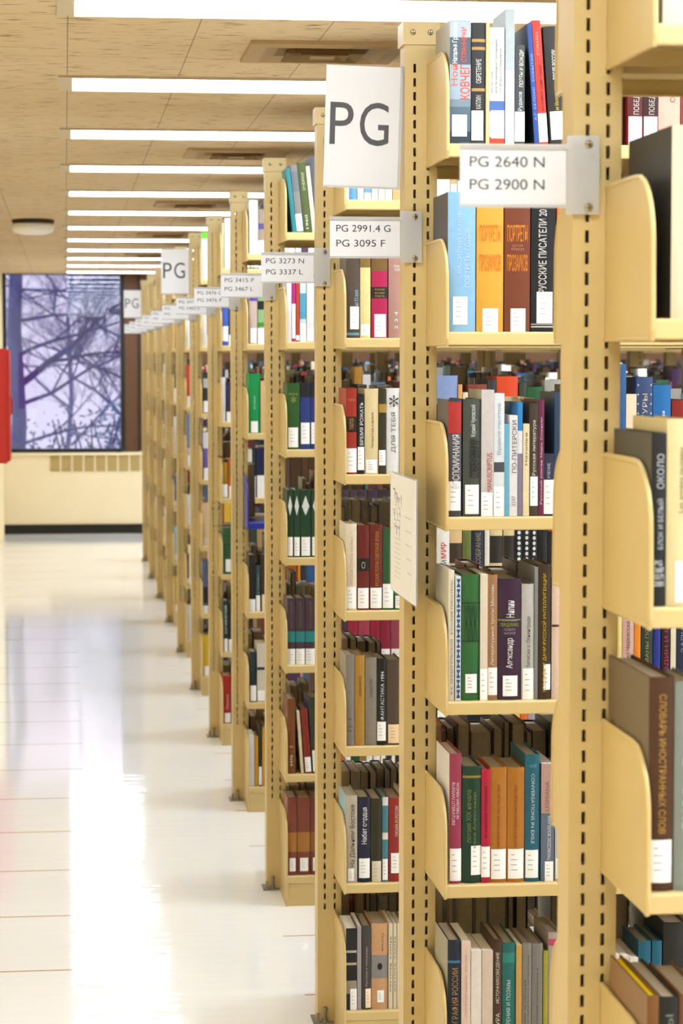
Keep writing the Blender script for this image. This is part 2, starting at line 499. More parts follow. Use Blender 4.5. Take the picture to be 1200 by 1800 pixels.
def shrub(loc, sx, sz, n, hexes, label):
    ms = [M(h, 0.9, 0.1, 0.15, 8) for h in hexes]
    b = B()
    for i in range(n):
        a, t, q = rnd.uniform(0, 6.283), rnd.random() ** .5, rnd.random()
        c = Vector((math.cos(a) * t * sx, math.sin(a) * t * 0.6, q * sz * (1.1 - .5 * t * t) * rnd.uniform(.7, 1.0)))
        u = Vector((rnd.uniform(-1, 1), rnd.uniform(-1, 1), rnd.uniform(-1, 1))).normalized(); w = u.orthogonal().normalized()
        s = rnd.uniform(.022, .05)
        b.poly([c - u * s, c + w * s * .45, c + u * s, c - w * s * .45], rnd.choice(ms))
    o = tag(empty('garden_shrub', loc), label, 'shrub')
    tag(b.build('foliage', o, fix=False), kind='stuff')
    b = B()
    for k in range(7):
        b.tube([(0, 0, 0), (rnd.uniform(-.3, .3) * sx, 0, sz * .4), (rnd.uniform(-.7, .7) * sx, rnd.uniform(-.2, .2), sz * .85)], [.03, .02, .008], BARK, 5)
    b.build('stems', o)
shrub((0.75, 27.6, -1.6), 0.75, 2.95, 5200, ['5fa0b0', '7ab4c2', '4a86a4'], 'blue-green shrub low on the right outside the window')
shrub((-0.30, 29.2, -1.6), 0.7, 2.75, 2000, ['4a5f8a', '566a98', '3c6a80'], 'slate blue shrub low on the left outside the window')
shrub((0.25, 25.6, -1.5), 0.6, 2.95, 1800, ['5f7a90', '7a8aa8', '4c7488'], 'pale grey-green bush behind the other shrubs')

# ------------------------------------------------------------------ steel bookcases (the stacks)
SHELF_Z = {1: 2.047, 2: 1.72, 3: 1.395, 4: 1.068, 5: 0.74, 6: 0.406, 7: 0.093}
DX = {1: -0.011, 3: -0.002, 4: -0.003, 5: -0.004}
DEPTH, POST_D, BAY = 0.235, 0.065, 0.938
NTH = ['', 'nearest', 'second', 'third', 'fourth', 'fifth', 'sixth', 'seventh', 'eighth', 'ninth', 'tenth', 'eleventh', 'farthest']
SNAME = {1: 'top', 2: 'second', 3: 'third', 4: 'fourth', 5: 'fifth', 6: 'sixth', 7: 'bottom'}

def post_mesh(slots=True):
    """hollow upright 60 x 65 mm, two columns of slots on front and rear faces, x 0..0.06, y 0..0.065"""
    W, D, H, t = 0.060, POST_D, 2.268, 0.0022
    b = B()
    cols = [(0.0155, 0.0205), (0.0405, 0.0455)]
    zs = [0.0]
    z = 0.290
    holes = []
    while z < 2.20:
        holes.append((z, z + 0.0155)); z += 0.0254
    for h in holes: zs += list(h)
    zs.append(H)
    xs = [0.0, cols[0][0], cols[0][1], cols[1][0], cols[1][1], W]
    hz = {round(h[0], 5) for h in holes}
    for y, yi in ((0.0, t), (D, D - t)):
        for i in range(len(zs) - 1):
            hole = round(zs[i], 5) in hz
            for j in range(5):
                if hole and j in (1, 3):
                    x0, x1, z0, z1 = xs[j], xs[j + 1], zs[i], zs[i + 1]
                    p = [(x0, y, z0), (x1, y, z0), (x1, y, z1), (x0, y, z1), (x0, yi, z0), (x1, yi, z0), (x1, yi, z1), (x0, yi, z1)]
                    b.poly(p, PAINT, [(k, (k + 1) % 4, 4 + (k + 1) % 4, 4 + k) for k in range(4)])
                elif not hole and j > 0:
                    continue
                elif not hole:
                    b.poly([(0, y, zs[i]), (W, y, zs[i]), (W, y, zs[i + 1]), (0, y, zs[i + 1])], PAINT)
                else:
                    b.poly([(xs[j], y, zs[i]), (xs[j + 1], y, zs[i]), (xs[j + 1], y, zs[i + 1]), (xs[j], y, zs[i + 1])], PAINT)
    for x in (0.0, W):
        b.poly([(x, 0, 0), (x, D, 0), (x, D, H), (x, 0, H)], PAINT)
    for x in (t, W - t):
        b.poly([(x, t, 0), (x, D - t, 0), (x, D - t, H), (x, t, H)], PAINT)
    b.poly([(0, 0, H), (W, 0, H), (W, D, H), (0, D, H)], PAINT)
    return b.mesh('post', fix=False)
POST = post_mesh()

def bracket_profile(base=False):
    zt = 0.163
    zb = -0.0245 if not base else -0.0925
    if base: zt = 0.192
    pts = [(0.0, zb), (0.0, zt), (-0.150, zt)]
    r = 0.075
    for k in range(1, 9):
        a = math.pi / 2 + k * math.pi / 16
        pts.append((-0.235 + 0.0 + r + r * math.cos(a) * 1.0, zt - r + r * math.sin(a)))
    pts += [(-0.238, zb + .012), (-0.232, zb)]
    return pts
def bracket_mesh(base=False, mat=None):
    mat = mat or PAINT
    b = B()
    pr = bracket_profile(base)
    b.prism(pr, 'x', -0.0012, 0.0012, mat)
    # rolled edge along the top and the front
    rim = [(0.0, y, z) for y, z in pr[1:]]
    b.tube(rim, 0.0032, mat, 8)
    b.tube([(0, pr[0][0], pr[0][1] + .002), (0, pr[-1][0], pr[-1][1] + .002)], 0.0028, mat, 6)
    return b.mesh('end_bracket')
def shelf_mesh(L, base=False, mat=None, plain=False):
    mat = mat or PAINT
    b = B()
    # sheet with rolled front lip and rear lip: profile (y, z)
    pr = [(-0.004, 0.0), (-0.2335, 0.0), (-0.2355, -0.002), (-0.236, -0.004), (-0.236, -0.0215), (-0.2345, -0.0235), (-0.226, -0.0235), (-0.226, -0.021), (-0.2335, -0.0205), (-0.2335, -0.0035), (-0.232, -0.0022), (-0.006, -0.0022), (-0.006, -0.020), (-0.004, -0.020)]
    b.prism(pr, 'x', 0.0022, L - .0022, mat)
    if base:
        b.box(0.0022, L - .0022, -0.2335, -0.2315, -0.0925, -0.0245, mat)
    if plain:
        for x in (0.0, L):
            b.prism(bracket_profile(base), 'x', x - .0012, x + .0012, mat)
    return b.mesh('shelf')
SHELF_L = 0.914
BR, BRB = bracket_mesh(), bracket_mesh(True)
SH, SHB = shelf_mesh(SHELF_L), shelf_mesh(SHELF_L, True)
SHP, SHPB = shelf_mesh(SHELF_L, plain=True), shelf_mesh(SHELF_L, True, plain=True)
SH_BLUE, BR_BLUE = shelf_mesh(SHELF_L, mat=BLUE_PAINT), bracket_mesh(mat=BLUE_PAINT)
b = B(); b.box(-0.004, 0.064, -0.0035, POST_D + .0035, 2.246, 2.287, PAINT); CAP = b.mesh('post_cap')
b = B(); b.lathe([(0.0052, 0.0), (0.0052, -0.0015), (0.0035, -0.003), (0.0012, -0.0034)], (0, 0, 0), 'y', SCREW, 16); b.box(-.0035, .0035, -.0038, -.0032, -.0005, .0005, DARK); b.box(-.0005, .0005, -.0038, -.0032, -.0035, .0035, DARK); SCR = b.mesh('screw')
b = B(); b.box(-0.012, 0.050, -0.012, POST_D, 0.0005, 0.0055, STEEL); b.box(-0.004, 0.004, -0.012, -0.009, 0.0055, 0.03, STEEL); FOOT = b.mesh('foot_plate')
b = B(); b.lathe([(0.008, 0.0), (0.008, 0.009), (0.0045, 0.009), (0.0045, 0.030), (0.0065, 0.032), (0.0065, 0.038), (0.003, 0.040)], (0, 0, 0), 'z', STEEL, 12); BOLT = b.mesh('levelling_bolt')

def range_front(n): return RANGE_Y + (n - 1) * PITCH
def reach(n): return 0.264 * (range_front(n) + 0.55) + 0.08
WHERE = {1: 'at the right edge carrying the PG 2640 N card', 2: 'carrying the PG 2991.4 G card and map', 3: 'carrying the PG 3273 N card', 4: 'carrying the PG 3415 P card', 5: 'with the blue shelf bracket', 6: 'with the red book at its foot', 7: 'under the middle large PG sign', 8: 'just past the middle large PG sign', 9: 'fourth from the window end', 10: 'third from the window end', 11: 'second from the window end', 12: 'nearest the window under the far PG sign'}
for n in range(1, 13):
    y0, dx = range_front(n), DX.get(n, 0)
    root = tag(empty('steel_bookcase', (POST_X + dx, y0, 0)), 'khaki steel bookcase with slotted posts, %s' % WHERE[n], 'bookcase', 'khaki bookcases along the aisle')
    bays = max(1, math.ceil((reach(n) - 0.66) / BAY))
    for k in range(bays + 1):
        p = link('post', POST, root, (k * BAY, 0, 0.0006))
        if k < 1:
            c = link('post_cap', CAP, root, (0, 0, 0.0))
            for sx in (0.014, 0.046):
                link('screw', SCR, c, (sx, -0.0035, 2.268))
            f = link('foot_plate', FOOT, root, (0, 0, 0))
            link('levelling_bolt', BOLT, f, (0.018, -0.009 + 0.0, 0.0055))
        else:
            link('post_cap', CAP, root, (k * BAY, 0, 0))
    for k in range(bays):
        for side in (0, 1):
            for s in range(1, 8):
                base = s == 7
                x = 0.042 + k * BAY
                if k == 0:
                    blue = (n == 5 and s == 4 and side == 0)
                    me, bm_ = (SH_BLUE, BR_BLUE) if blue else ((SHB, BRB) if base else (SH, BR))
                else:
                    me, bm_ = (SHPB if base else SHP), None
                if side == 0:
                    sh = link('shelf', me, root, (x, 0, SHELF_Z[s]))
                else:
                    sh = link('shelf', me, root, (x + SHELF_L, POST_D, SHELF_Z[s])); sh.rotation_euler = (0, 0, math.pi)
                if bm_:
                    for bx in (0, SHELF_L):
                        e = link('end_bracket', bm_, sh, (bx, 0, 0))
                    if blue: sh['label'] = 'blue shelf among khaki ones'

# ------------------------------------------------------------------ books
# (bookcase, shelf from the top, left x mm, width mm, height mm, colour, what it looks like, options)
#   s side colour  g top-edge colour  l label (z0,z1[,u0,u1])  v label colour  b bands (z0,z1,colour)
#   t lettering (text, colour, U/D/H/Z, z0, z1, u0, u1)  n lean in degrees  d depth mm  k 'p' paperback  w diamond
ROWS = [
(1,1,664.8,62.2,190,'d3d2be','pale grey-green box file',{'l': 0, 'k': 'p'}),
(1,2,677.8,37.8,216,'f0dcb8','large black book with cream spine',{'s': '33302f', 'l': 0, 'd': 214}),
(1,3,656.6,17.0,196,'1d1c20','black book with white lettering',{'s': '45423c', 'l': 0, 'd': 190, 't': [('ОКОЛО', 'c9cad0', 'U', 0.68, 0.88, 0.35, 0.85), ('БЛОК И БЕЛЫЙ', 'c9cad0', 'U', 0.33, 0.62, 0.35, 0.8), ('^PG', 'e8e8ea', 'H', 0.235, 0.265, 0.25, 0.75), ('^2687', 'e8e8ea', 'H', 0.195, 0.225, 0.2, 0.9), ('^S571', 'e8e8ea', 'H', 0.155, 0.185, 0.2, 0.9), ('^2001', 'e8e8ea', 'H', 0.115, 0.145, 0.2, 0.9)]}),
(1,3,674.8,28.3,212,'f0dca4','cream book with a vertical title',{'d': 170, 'l': (0.02, 0.24, 0.35, 1), 't': [('Les années sauvages', '5b4a30', 'U', 0.5, 0.85, 0.45, 0.7)]}),
(1,4,656.6,29.3,246,'4e2c12','brown dictionary with gold lettering',{'s': '77624a', 'd': 210, 'l': (0.04, 0.24, 0.06, 0.92), 't': [('СЛОВАРЬ ИНОСТРАННЫХ СЛОВ', 'c8963c', 'D', 0.27, 0.92, 0.38, 0.66)]}),
(1,4,686.6,29.8,240,'8d948a','grey-green book',{'l': 0, 't': [('К', 'd8dcd6', 'H', 0.6, 0.64, 0.3, 0.8), ('РУСС', 'd8dcd6', 'U', 0.3, 0.5, 0.3, 0.7)]}),
(1,5,656.6,13.9,207,'80501c','brown book with yellow top edge',{'s': '9a7048', 'g': 'f2cf14', 'd': 190}),
(1,5,671.2,22.7,205,'15140f','black book with grey lettering',{'d': 180, 't': [('УЗЛЫ', '8a8a80', 'U', 0.62, 0.9, 0.3, 0.7)]}),
(1,5,695.2,30.1,207,'7c4a24','russet book',{}),
(2,1,669.2,37.1,214,'9fb0bc','grey and white paperback with red title',{'k': 'p', 'd': 160, 's': 'b9b0a0', 'b': [(0, 0.1, '2c3a44'), (0.1, 0.3, '5a6c78'), (0.3, 0.36, '7c8c96'), (0.36, 0.64, '9fb0ba'), (0.64, 0.86, '4e5a62'), (0.86, 1, 'b4bcc0')], 'l': (0.06, 0.235, 0.12, 0.82), 't': [('^Ной', 'f0664e', 'U', 0.47, 0.64, 0.05, 0.38), ('^КОВЧЕГ', 'ea4a26', 'U', 0.36, 0.64, 0.5, 0.95), ('^Наталья Громова', 'f4f4f2', 'U', 0.65, 0.98, 0.12, 0.42), ('^СТРАННИКИ', 'e8492e', 'U', 0.66, 0.94, 0.55, 0.8)]}),
(2,1,708.3,24.1,210,'2a2726','black book with gold bands, ОБРЕТЕНИЕ',{'b': [(0.84, 0.865, 'b98c4c'), (0.775, 0.8, 'b98c4c'), (0.435, 0.46, 'b98c4c')], 'l': (0.03, 0.275, 0, 0.85), 't': [('^ОБРЕТЕНИЕ', 'dad6cc', 'U', 0.5, 0.7, 0.3, 0.68), ('КАПЛИН', 'dad6cc', 'U', 0.29, 0.4, 0.3, 0.68)]}),
(2,1,733.4,6,212,'e8c48c','thin tan pamphlet',{'l': 0, 'k': 'p'}),
(2,1,739.7,26.0,202,'dcd4cc','white paperback with blue band and red foot',{'k': 'p', 'b': [(0, 0.06, 'e2432a'), (0.28, 0.37, '4f6fae')], 'l': (0.05, 0.29, 0.1, 1), 't': [('БРОДСКИЙ', '9a948e', 'U', 0.44, 0.62, 0.05, 0.25), ('или Всемирное Сочинение', '8a847e', 'U', 0.44, 0.9, 0.36, 0.55), ('от И до Сочинений', '8a847e', 'U', 0.44, 0.82, 0.65, 0.83)]}),
(2,1,767.6,16.1,234,'b4bcba','tall thin pale grey book',{'k': 'p', 'b': [(0, 0.55, 'd2cec8')], 'l': 0}),
(2,1,785.0,17.2,172,'44474a','short dark grey book, ПОЭТЫ И ВОЖДИ',{'l': (0.03, 0.33, 0, 1), 't': [('^ПОЭТЫ И ВОЖДИ', 'f0ead0', 'U', 0.58, 0.95, 0.4, 0.9), ('Рудаков', 'e4e4e4', 'U', 0.34, 0.53, 0.3, 0.8)]}),
(2,1,820.1,8.1,209,'2f4f9c','leaning blue book',{'n': 4, 's': '20242c', 'l': 0, 'd': 150, 't': [('А.Г. БЕЛОУС   СОБЫТИЯ', '9db4e4', 'U', 0.2, 0.75, 0.3, 0.8)]}),
(2,1,829.2,15.2,216,'d63c2c','leaning red book, ИСТОРИЯ СОВЕТСКОЙ',{'n': 4, 'b': [(0.0, 0.02, 'd63c2c')], 'l': (0.02, 0.25, 0, 1), 't': [('^ИСТОРИЯ СОВЕТСКОЙ', '5e120c', 'U', 0.27, 0.64, 0.4, 0.8), ('РОМАН', 'ef9a90', 'U', 0.72, 0.9, 0.3, 0.6)]}),
(2,1,848.5,25.3,205,'2b2622','leaning black book, ПОСЛЕ РОССИИ',{'n': 4, 'l': (0.04, 0.28, 0.1, 1), 't': [('^ПОСЛЕ РОССИИ', 'e9e6de', 'U', 0.55, 0.8, 0.45, 0.75), ('ия Мелихов', 'd9b838', 'U', 0.29, 0.44, 0.45, 0.75)]}),
(2,1,878.9,14.2,201,'cfcbd0','pale lilac book',{}),
(2,1,986.8,26.5,175,'a02a24','red and black book, ПОБЕДА',{'b': [(0.24, 1, '5c1a18')], 'l': (0.0, 0.29, 0.05, 0.95), 't': [('ПОБЕДА', 'd8c8c0', 'U', 0.31, 0.55, 0.35, 0.8)]}),
(2,1,1014.4,26.6,175,'96222c','black and red book, ПОБЕДА',{'b': [(0.3, 1, '3a1412')], 'l': (0, 0.29, 0.05, 0.95), 't': [('ПОБЕДА', 'd8c8c0', 'U', 0.31, 0.55, 0.35, 0.8)]}),
(2,1,1041.9,38.9,182,'f0b49c','pink book with brown lettering',{'l': 0, 't': [('СОЛНЦЕ', '7a4a3c', 'U', 0.42, 0.7, 0.5, 0.8)]}),
(2,1,1081.9,28.7,176,'8a3a30','brick red book',{}),
(2,2,667.6,48.8,244,'8fbcdc','large light blue book with white title',{'s': '504c52', 'l': (0.05, 0.25, 0.18, 0.7), 'd': 175, 't': [('ПОРТРЕТЫ ГОДОВ', 'c6e0f2', 'U', 0.32, 0.74, 0.6, 0.82), ('ВАСИЛИЙ БЕЛОВ', 'c6e0f2', 'U', 0.42, 0.86, 0.3, 0.46)]}),
(2,2,718.4,47.5,246,'e3a63a','mustard yellow book, ПОРТРЕТЫ ПРОЗАИКОВ',{'l': (0.0, 0.165, 0.22, 0.8), 't': [('^ПОРТРЕТЫ', 'e47818', 'Z', 0.64, 0.76, 0.1, 0.9), ('^ПРОЗАИКОВ', 'e47818', 'Z', 0.43, 0.55, 0.1, 0.9)]}),
(2,2,767.9,45.6,246,'7a3a1e','brown book, ПОРТРЕТЫ ПРОЗАИКОВ in orange',{'l': (0.0, 0.165, 0.24, 0.82), 't': [('^ПОРТРЕТЫ', 'e8861e', 'Z', 0.64, 0.76, 0.1, 0.9), ('русская', 'c08a6a', 'H', 0.6, 0.62, 0.3, 0.7), ('литература', 'c08a6a', 'H', 0.575, 0.595, 0.25, 0.75), ('^ПРОЗАИКОВ', 'e8861e', 'Z', 0.43, 0.55, 0.1, 0.9)]}),
(2,2,815.5,44.7,250,'17161a','black book, РУССКИЕ ПИСАТЕЛИ 20 ВЕКА',{'l': (0.06, 0.28, 0.22, 0.85), 'b': [(0.03, 0.04, 'c8c4b8'), (0.05, 0.056, 'c8c4b8')], 't': [('^РУССКИЕ ПИСАТЕЛИ 20 ВЕКА', 'd6d2ca', 'U', 0.27, 1.0, 0.28, 0.6)]}),
(2,2,861.2,11.2,238,'e86a24','orange and green book',{'b': [(0.35, 0.68, '2e5a34'), (0, 0.3, 'e8e4e0')], 'l': 0}),
(2,3,668.9,23.3,206,'46424a','grey book with red panel, ВОСПОМИНАНИЯ',{'s': '5a5058', 'l': (0.05, 0.3, 0, 0.95), 'b': [(0.71, 0.98, 'b8302c'), (0.3, 0.7, '56525a')], 't': [('^ВОСПОМИНАНИЯ', 'e4e0e0', 'U', 0.24, 0.7, 0.3, 0.85)]}),
(2,3,695.3,31.4,207,'4a5048','dark grey-green book, СОВРЕМЕННИКИ',{'l': (0.02, 0.27, 0.12, 0.9), 't': [('^СОВРЕМЕННИКИ', '17181a', 'U', 0.33, 0.66, 0.35, 0.9), ('Корней Чуковский', 'e4e4da', 'U', 0.68, 0.95, 0.4, 0.75)]}),
(2,3,727.7,22.3,223,'d4cbc6','pale grey book, MANUSCRIPTUS',{'k': 'p', 'l': (0, 0.19, 0, 0.9), 't': [('MANUSCRIPTUS', 'c03a2e', 'U', 0.19, 0.5, 0.45, 0.85)]}),
(2,3,750.3,18.1,217,'e4e8ec','white paperback with small photograph',{'k': 'p', 'b': [(0.36, 0.44, '4a4e54')], 'l': (0, 0.24, 0, 1), 't': [('Время поэтов', '9ab0c4', 'U', 0.5, 0.92, 0.3, 0.75)]}),
(2,3,768.7,9.1,163,'6fb4cc','thin light blue book',{'l': 0, 'k': 'p'}),
(2,3,778.1,13.9,178,'f0ecec','white paperback, ПО-ПИТЕРСКИ',{'k': 'p', 'l': 0, 't': [('ПО-ПИТЕРСКИ', '4e565e', 'U', 0.43, 0.95, 0.3, 0.9), ('3247', '8a8a90', 'U', 0.1, 0.2, 0.3, 0.8)]}),
(2,3,792.3,8.7,201,'2d86c8','blue book with white and lilac foot',{'k': 'p', 'b': [(0.55, 0.75, 'e8e4e8'), (0, 0.55, '8a7e96')], 'l': 0}),
(2,3,802.2,11.2,163,'f0dcb0','cream paperback with dark title',{'k': 'p', 'l': 0, 't': [('Наталья', '6a5a3a', 'U', 0.55, 0.9, 0.3, 0.7)]}),
(2,3,813.7,15.9,199,'46382e','dark brown book with white script title',{'l': (0.09, 0.35, 0.1, 0.95), 't': [('Русская литература', 'e4dccc', 'U', 0.36, 0.85, 0.3, 0.75)]}),
(2,3,829.9,9.9,205,'6e2448','plum purple book',{'l': 0, 't': [('Русский роман Марк Слоним', 'e8c8d8', 'U', 0.1, 0.85, 0.3, 0.75)]}),
(2,3,840.1,18.5,110,'252c48','short navy book',{'l': (0.03, 0.58, 0, 1), 't': [('УЧЕНИЕ', 'c0c4d8', 'U', 0.6, 0.85, 0.3, 0.6)]}),
(2,3,859.1,23.5,219,'2a4664','tall dark blue book',{'l': 0}),
(2,3,973.6,13.4,268,'2c5c94','tall thin blue book',{'l': 0}),
(2,3,987.3,18.5,215,'f0d8b8','short cream book',{'l': 0, 'k': 'p'}),
(2,3,1006.1,29.4,245,'344a76','navy book with dotted border',{'l': 0, 't': [('ЛИТЕРАТУРЫ', 'd6c4a8', 'U', 0.4, 0.88, 0.35, 0.65), ('· · · · · · · · · · · · · ·', 'c0c4d4', 'U', 0.05, 0.95, 0.05, 0.15), ('· · · · · · · · · · · · · ·', 'c0c4d4', 'U', 0.05, 0.95, 0.85, 0.95)]}),
(2,3,1036.7,32.0,231,'1a6cb0','bright blue book',{'l': (0.2, 0.35, 0.2, 0.6), 't': [('I История', 'e8ecf4', 'U', 0.35, 0.8, 0.45, 0.7)]}),
(2,3,1071.0,36.2,204,'8e221c','brick red book with faded title',{'l': 0}),
(2,4,669.8,10.2,232,'eee2ca','cream book with dark title',{'k': 'p', 'l': 0, 's': 'f0e4cc', 'd': 150, 't': [('В.А. АРХАНГЕЛЬСКИЙ   РУССКИЕ ПИСАТЕЛИ', '4a3c30', 'U', 0.05, 0.92, 0.3, 0.75)]}),
(2,4,682.0,10.2,221,'e8ecee','white paperback with blue triangle pattern',{'k': 'p', 'l': 0, 't': [('^MMMMMMMMMMMM', '1c5a90', 'U', 0.02, 0.98, 0.25, 0.85)]}),
(2,4,694.2,31.6,224,'2f6a36','green cloth book with black ornament',{'l': (0.06, 0.21, 0.2, 0.85), 't': [('^ЖЖЖ', '1c3a1e', 'Z', 0.47, 0.76, 0.12, 0.85)], 'b': [(0.465, 0.475, '1c3a1e'), (0.77, 0.78, '1c3a1e')]}),
(2,4,726.8,13.3,224,'f0dcc4','thin pale peach book',{'k': 'p', 'l': (0, 0.25, 0, 1)}),
(2,4,740.4,17.1,223,'aa7c54','tan book with white script title',{'l': (0.04, 0.26, 0.05, 1), 't': [('Литературные тропы Москвы', 'f0e4d0', 'U', 0.28, 0.92, 0.3, 0.7)]}),
(2,4,758.5,41.9,216,'3a1c38','dark purple book with large white lettering',{'l': (0.03, 0.2, 0.22, 0.85), 'b': [(0.655, 0.665, '8a9a3a')], 't': [('^Александр', 'f0e8ec', 'U', 0.26, 0.51, 0.35, 0.7), ('^Нилин', 'f0e8ec', 'U', 0.68, 0.82, 0.35, 0.7), ('ПЕРЕДЕЛКИНО', '9cae3c', 'H', 0.6, 0.635, 0.12, 0.88), ('СТАНЦИЯ', 'b0a4ac', 'H', 0.645, 0.66, 0.2, 0.8), ('ПОВЕРХ', 'a89ca4', 'H', 0.57, 0.59, 0.25, 0.75), ('ЗАБОРОВ', 'a89ca4', 'H', 0.54, 0.56, 0.25, 0.75)]}),
(2,4,801.5,22.5,206,'c6c2bc','light grey book with black title',{'l': (0, 0.27, 0.1, 1), 't': [('Записки о Ленинграде', '1c1c1c', 'U', 0.28, 0.72, 0.35, 0.75)]}),
(2,4,824.3,6,236,'8a8a88','thin grey photo-covered book',{'l': 0, 'k': 'p'}),
(2,4,830.6,23.0,241,'3c2818','dark brown book with yellow title',{'l': (0.07, 0.26, 0.45, 1), 't': [('^УСАДЬБЫ И ДАЧИ РУССКОЙ ИНТЕЛЛИГЕНЦИИ', 'd2b02a', 'U', 0.05, 0.93, 0.3, 0.68)]}),
(2,4,855.8,14.4,215,'e8c8b4','pale pink book',{'l': 0, 'b': [(0.6, 0.62, '6a2a30')]}),
(2,4,973.8,8.3,145,'e8d88c','pale yellow book',{'l': 0, 'k': 'p'}),
(2,4,982.7,22.8,191,'d8aca0','pink book with handwritten title',{'l': (0.03, 0.2, 0.05, 0.95), 't': [('Герои из Черкасска', '3a2a2a', 'U', 0.2, 0.72, 0.3, 0.7)]}),
(2,4,1005.8,11.0,201,'ee8a14','orange book',{'l': 0}),
(2,4,1018.8,20.7,211,'22382e','dark green book with gold title',{'l': 0, 't': [('РОМАНЫ ПОВЕСТИ', 'a8904c', 'U', 0.2, 0.8, 0.3, 0.6)]}),
(2,4,1040.6,12.5,206,'1c2c8c','royal blue book',{'l': 0}),
(2,4,1055.0,15.6,221,'1c141c','black book with magenta lettering',{'l': 0, 't': [('ОДИН И МНОГО', 'c01c58', 'U', 0.2, 0.8, 0.3, 0.85)]}),
(2,4,1071.8,9.4,200,'e8dcc0','cream paperback',{'l': 0, 'k': 'p'}),
(2,4,1083.3,22.9,200,'262c4c','navy book with grey lettering',{'t': [('ЗАПИСКИ', '9aa0b4', 'U', 0.4, 0.8, 0.3, 0.7)]}),
(2,5,672.7,21.5,233,'a23a54','pink-maroon book, WOMEN WRITERS IN RUSSIAN LITERATURE',{'s': 'f0e8e6', 'l': (0.02, 0.27, 0.05, 1), 'd': 155, 't': [('WOMEN WRITERS IN', 'f0d4d8', 'D', 0.5, 0.78, 0.55, 0.8), ('RUSSIAN LITERATURE', 'f0d4d8', 'D', 0.45, 0.78, 0.2, 0.45)]}),
(2,5,696.3,33.8,210,'173c2a','dark green book with gold ornament',{'l': (0.07, 0.32, 0.45, 1), 'b': [(0.9, 0.92, '9a8a3c')], 't': [('поэзия XIX начала', '7a8a4a', 'U', 0.35, 0.8, 0.2, 0.45), ('века Александр', '7a8a4a', 'U', 0.3, 0.78, 0.55, 0.75)]}),
(2,5,730.4,16.1,204,'c4123c','crimson book with dark title',{'l': (0.05, 0.32, 0, 0.95), 't': [('М. АЛДАНОВ СОЧИНЕНИЯ', '4a0a1c', 'U', 0.4, 0.85, 0.35, 0.7)]}),
(2,5,746.8,29.5,207,'bc7620','ochre cloth book, first of a pair',{'l': (0.03, 0.29, 0.05, 0.95), 't': [('ЛИТЕРАТУРНОЕ НАСЛЕДСТВО', '6a3a10', 'U', 0.3, 0.85, 0.4, 0.58)]}),
(2,5,777.3,30.9,206,'bc7620','ochre cloth book, second of a pair',{'l': (0.03, 0.29, 0.05, 0.95), 't': [('ЛИТЕРАТУРНОЕ НАСЛЕДСТВО', '6a3a10', 'U', 0.3, 0.85, 0.4, 0.58)]}),
(2,5,809.1,26.8,229,'1c6478','teal book, CONVERSATIONS IN EXILE',{'l': (0.03, 0.25, 0.05, 0.9), 't': [('GLAD', '7ab0bc', 'H', 0.9, 0.925, 0.3, 0.75), ('CONVERSATIONS IN EXILE', 'cfe0e0', 'D', 0.3, 0.85, 0.4, 0.62)]}),
(2,5,838.0,23.7,212,'6a7488','pinkish paperback with slate blue foot',{'k': 'p', 'b': [(0.58, 1, 'c49c90')], 'l': (0.0, 0.17, 0.3, 0.95), 't': [('TWORCZOSC BOLESLAWA', 'e8e8ec', 'U', 0.18, 0.56, 0.5, 0.75), ('LESMIANA', '8a5a50', 'U', 0.6, 0.85, 0.3, 0.6)]}),
(2,5,863.9,20.7,205,'d8d0c8','white and grey book',{}),
(2,6,670.5,23.6,232,'1a2236','navy book with gold lettering',{'s': 'b0a890', 'b': [(0.82, 0.84, '3a78a8')], 't': [('БИОГРАФИЯ РОССИИ', 'b08a4c', 'U', 0.25, 0.78, 0.3, 0.8)]}),
(2,6,695.2,16.5,229,'ecd0bc','pale pink paperback',{'k': 'p', 't': [('Литературная жизнь', 'c0a08c', 'U', 0.4, 0.9, 0.35, 0.65)]}),
(2,6,712.7,18.5,213,'f0e4d8','white paperback',{'k': 'p'}),
(2,6,732.3,19.6,212,'e0ccb8','pale beige paperback',{'k': 'p'}),
(2,6,752.8,15.5,231,'4a2c18','dark brown book, ИСТОЧНИКОВЕДЕНИЕ',{'t': [('ИСТОЧНИКОВЕДЕНИЕ', 'e4dcc8', 'U', 0.5, 0.9, 0.3, 0.75), ('ЛИТЕРАТУРА', 'e4dcc8', 'U', 0.1, 0.42, 0.3, 0.75)]}),
(2,6,769.4,23.8,224,'1c6a64','teal green book with white title',{'b': [(0.84, 0.92, '2c8a80')], 't': [('СТИХОТВОРЕНИЯ И ПОЭМЫ', 'c8e0d8', 'U', 0.1, 0.7, 0.3, 0.6)]}),
(2,6,794.2,10.3,220,'d2a254','ochre paperback',{'k': 'p'}),
(2,6,805.6,16.6,223,'8e867e','grey book with dark two-line title',{'t': [('Русские писатели о литературе', '2a2624', 'U', 0.2, 0.9, 0.55, 0.75), ('Поэзия и проза', '2a2624', 'U', 0.2, 0.7, 0.2, 0.4)]}),
(2,6,823.2,19.7,221,'88807a','plain grey book',{'t': [('Русская литература', '4a4440', 'U', 0.3, 0.8, 0.4, 0.6)]}),
(2,6,843.9,8.3,208,'a8a030','thin olive yellow book',{'l': 0}),
(2,6,853.1,21.8,241,'b8a8a0','pinkish grey book',{'b': [(0.9, 0.95, 'c84a6a')]}),
(2,6,970.9,13.6,196,'efe0d0','first of three white paperbacks',{'l': 0, 'k': 'p'}),
(2,6,985.6,14.6,195,'eadaca','second of three white paperbacks',{'l': 0, 'k': 'p'}),
(2,6,1001.3,15.7,191,'efe2d4','third of three white paperbacks',{'l': 0, 'k': 'p'}),
(2,6,1017.8,23.0,220,'12607c','teal book, left of a pair',{'s': '0e4a60', 'g': '9a8c80'}),
